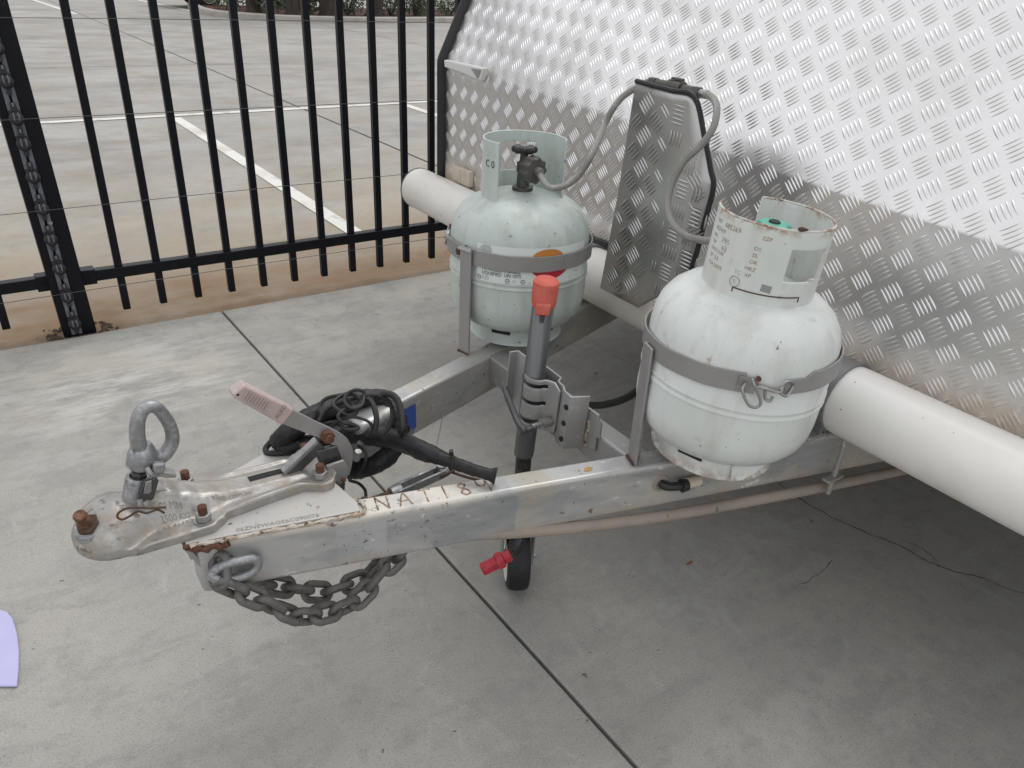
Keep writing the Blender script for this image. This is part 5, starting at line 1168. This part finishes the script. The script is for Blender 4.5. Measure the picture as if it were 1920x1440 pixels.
MB().box(cbx, (.105, .075, .05), ax=(u_, w_, u_.cross(w_))).build('casing', 'steel', bb, bevel=.016, seg=5)
MB().box(cbx+V((-.070, -.012, .004)), (.045, .055, .045), ax=(u_, w_, u_.cross(w_))).build('connector', 'black_plastic', bb, bevel=.004)
MB().tube([(0.4334, 1.0656, 0.5500), (0.4306, 1.0708, 0.5300)], lambda t, a: .006, 8).build('silver_clip', 'steel', bb)
# blue label on the inner face of the far beam
finn = lambda x, z, out: V((x, far_y(x)-.05*math.sqrt(1+SLF*SLF), z))+V((SLF, -1, 0)).normalized()*out
c0 = V((0.6439, 1.3000, 0.4547)); xl = .60
def fl(x, z, o=.0012): return finn(x, z, o)
bl = MB().add([fl(.594, .418), fl(.655, .418), fl(.655, .478), fl(.594, .478)], [(0, 1, 2, 3)]).build('blue_label', 'blue', beam_far, smooth=0)
for i in range(6):
    tm = MB(); put_text(tm, '|||||||||||||||', .0045, lambda u, v: fl(.600+u*.97, .468-.0075*i+v, .0018), squeeze=1.2); tag(tm.build('fine_print', 'print_white', bl, smooth=0), kind='stuff')
for xx in (.612, .634):
    MB().add([fl(xx-.006, .421, .0018), fl(xx+.006, .421, .0018), fl(xx, .430, .0018)], [(0, 1, 2)]).build('warning_triangle', 'print_white', bl, smooth=0)

# ------------------------------------------------------------------ red plug hanging under the near beam
rp = thing('power_plug', (0.6426, 0.9300, 0.3050), 'red two-pole plug on a black lead hanging below the near beam', 'plug')
a, b = V((0.6202, 0.9450, 0.2852)), V((0.6767, 0.9300, 0.3096)); d = (b-a).normalized(); w_ = d.cross(V((0, 1, 0))).normalized(); n2 = w_.cross(d)
L_ = (b-a).length
MB().box(a+d*L_*.30, (L_*.60, .020, .019), ax=(d, n2, w_)).build('housing', 'red', rp, bevel=.003)
MB().box(a+d*L_*.62, (L_*.24, .026, .024), ax=(d, n2, w_)).build('housing_collar', 'red', rp, bevel=.003)
MB().box(a+d*L_*.86, (L_*.28, .018, .019), ax=(d, n2, w_)).build('housing_tail', 'red', rp, bevel=.003)
for k in range(4): MB().box(a+d*L_*(.36+.05*k)-n2*.0108+w_*.001, (.0018, .002, .018), ax=(d, n2, w_)).build('rib', 'red', rp)
MB().tube(smooth_path([b+d*.006, (0.6889, 0.9300, 0.3149), (0.7029, 0.9400, 0.3201), (0.7216, 0.9600, 0.3220), (0.7380, 0.9800, 0.3214)], 6), wob(.0085, f=5), 12).build('lead', 'loom', rp, smooth=80)
# black hose drooping behind the cross member
hz_ = [(1.0500, 1.3011, 0.4034), (1.0500, 1.2358, 0.3979), (1.0500, 1.1581, 0.4221), (1.0500, 1.0891, 0.4637), (1.0500, 1.0309, 0.5151), (1.0500, 0.9759, 0.5893)]
tag(MB().tube(smooth_path(hz_, 7), .0085, 12).build('rubber_hose', 'rubber'), 'black rubber hose drooping behind the cross member', 'hose')
# dark bracket and brake rod under the far beam behind the left cylinder
MB().tube([(1.1657, 1.4681, 0.4000), (1.4510, 1.5968, 0.4000)], .008, 10).build('far_conduit', 'darkgrey', cv)
MB().tube([(1.2638, 1.5000, 0.4856), (1.2652, 1.5000, 0.4210)], .006, 8).build('hanger_rod', 'darkgrey', cv)

# ------------------------------------------------------------------ small things on the ground
cardp = [(-0.1907, 1.6449, 0.0000), (-0.1775, 1.6313, 0.0000), (-0.1686, 1.6018, 0.0000), (-0.1647, 1.5510, 0.0000), (-0.1656, 1.4916, 0.0000), (-0.1710, 1.4381, 0.0000), (-0.1773, 1.3954, 0.0000), (-0.2060, 1.4132, 0.0000), (-0.3360, 1.4918, 0.0000), (-0.3490, 1.5165, 0.0000), (-0.3520, 1.5975, 0.0000), (-0.3450, 1.6785, 0.0000), (-0.3337, 1.7112, 0.0000), (-0.3164, 1.7155, 0.0000), (-0.2489, 1.6802, 0.0000)]
tag(MB().prism([(p[0], p[1], .001) for p in cardp], (0, 0, .006)).build('plastic_card', 'lilac', None, bevel=.002), 'lilac rounded card lying on the concrete at the left edge', 'card')
def leafobj(px, py, s, lab):
    c = V((px, py, .003)); P = []
    for k in range(14):
        a = 2*math.pi*k/14; r = s*(.55+.45*abs(math.cos(a)))*random.uniform(.7, 1.15); P.append(c+V((r*math.cos(a+.4), r*.45*math.sin(a+.4), random.uniform(0, .004))))
    tag(MB().add(P+[c+V((0, 0, .004))], [(k, (k+1) % 14, 14) for k in range(14)]).build('dry_leaf', 'leaf', None, smooth=0, solid=.0006), lab, 'leaf', 'leaves on the concrete')
q = (1.2562, 0.9590, 0.0000); leafobj(q[0], q[1], .012, 'small orange leaf on the concrete under the white cylinder')
q = (1.7142, 1.8889, 0.0000); leafobj(q[0], q[1], .010, 'tiny dark leaf on the shaded concrete behind the cross member')
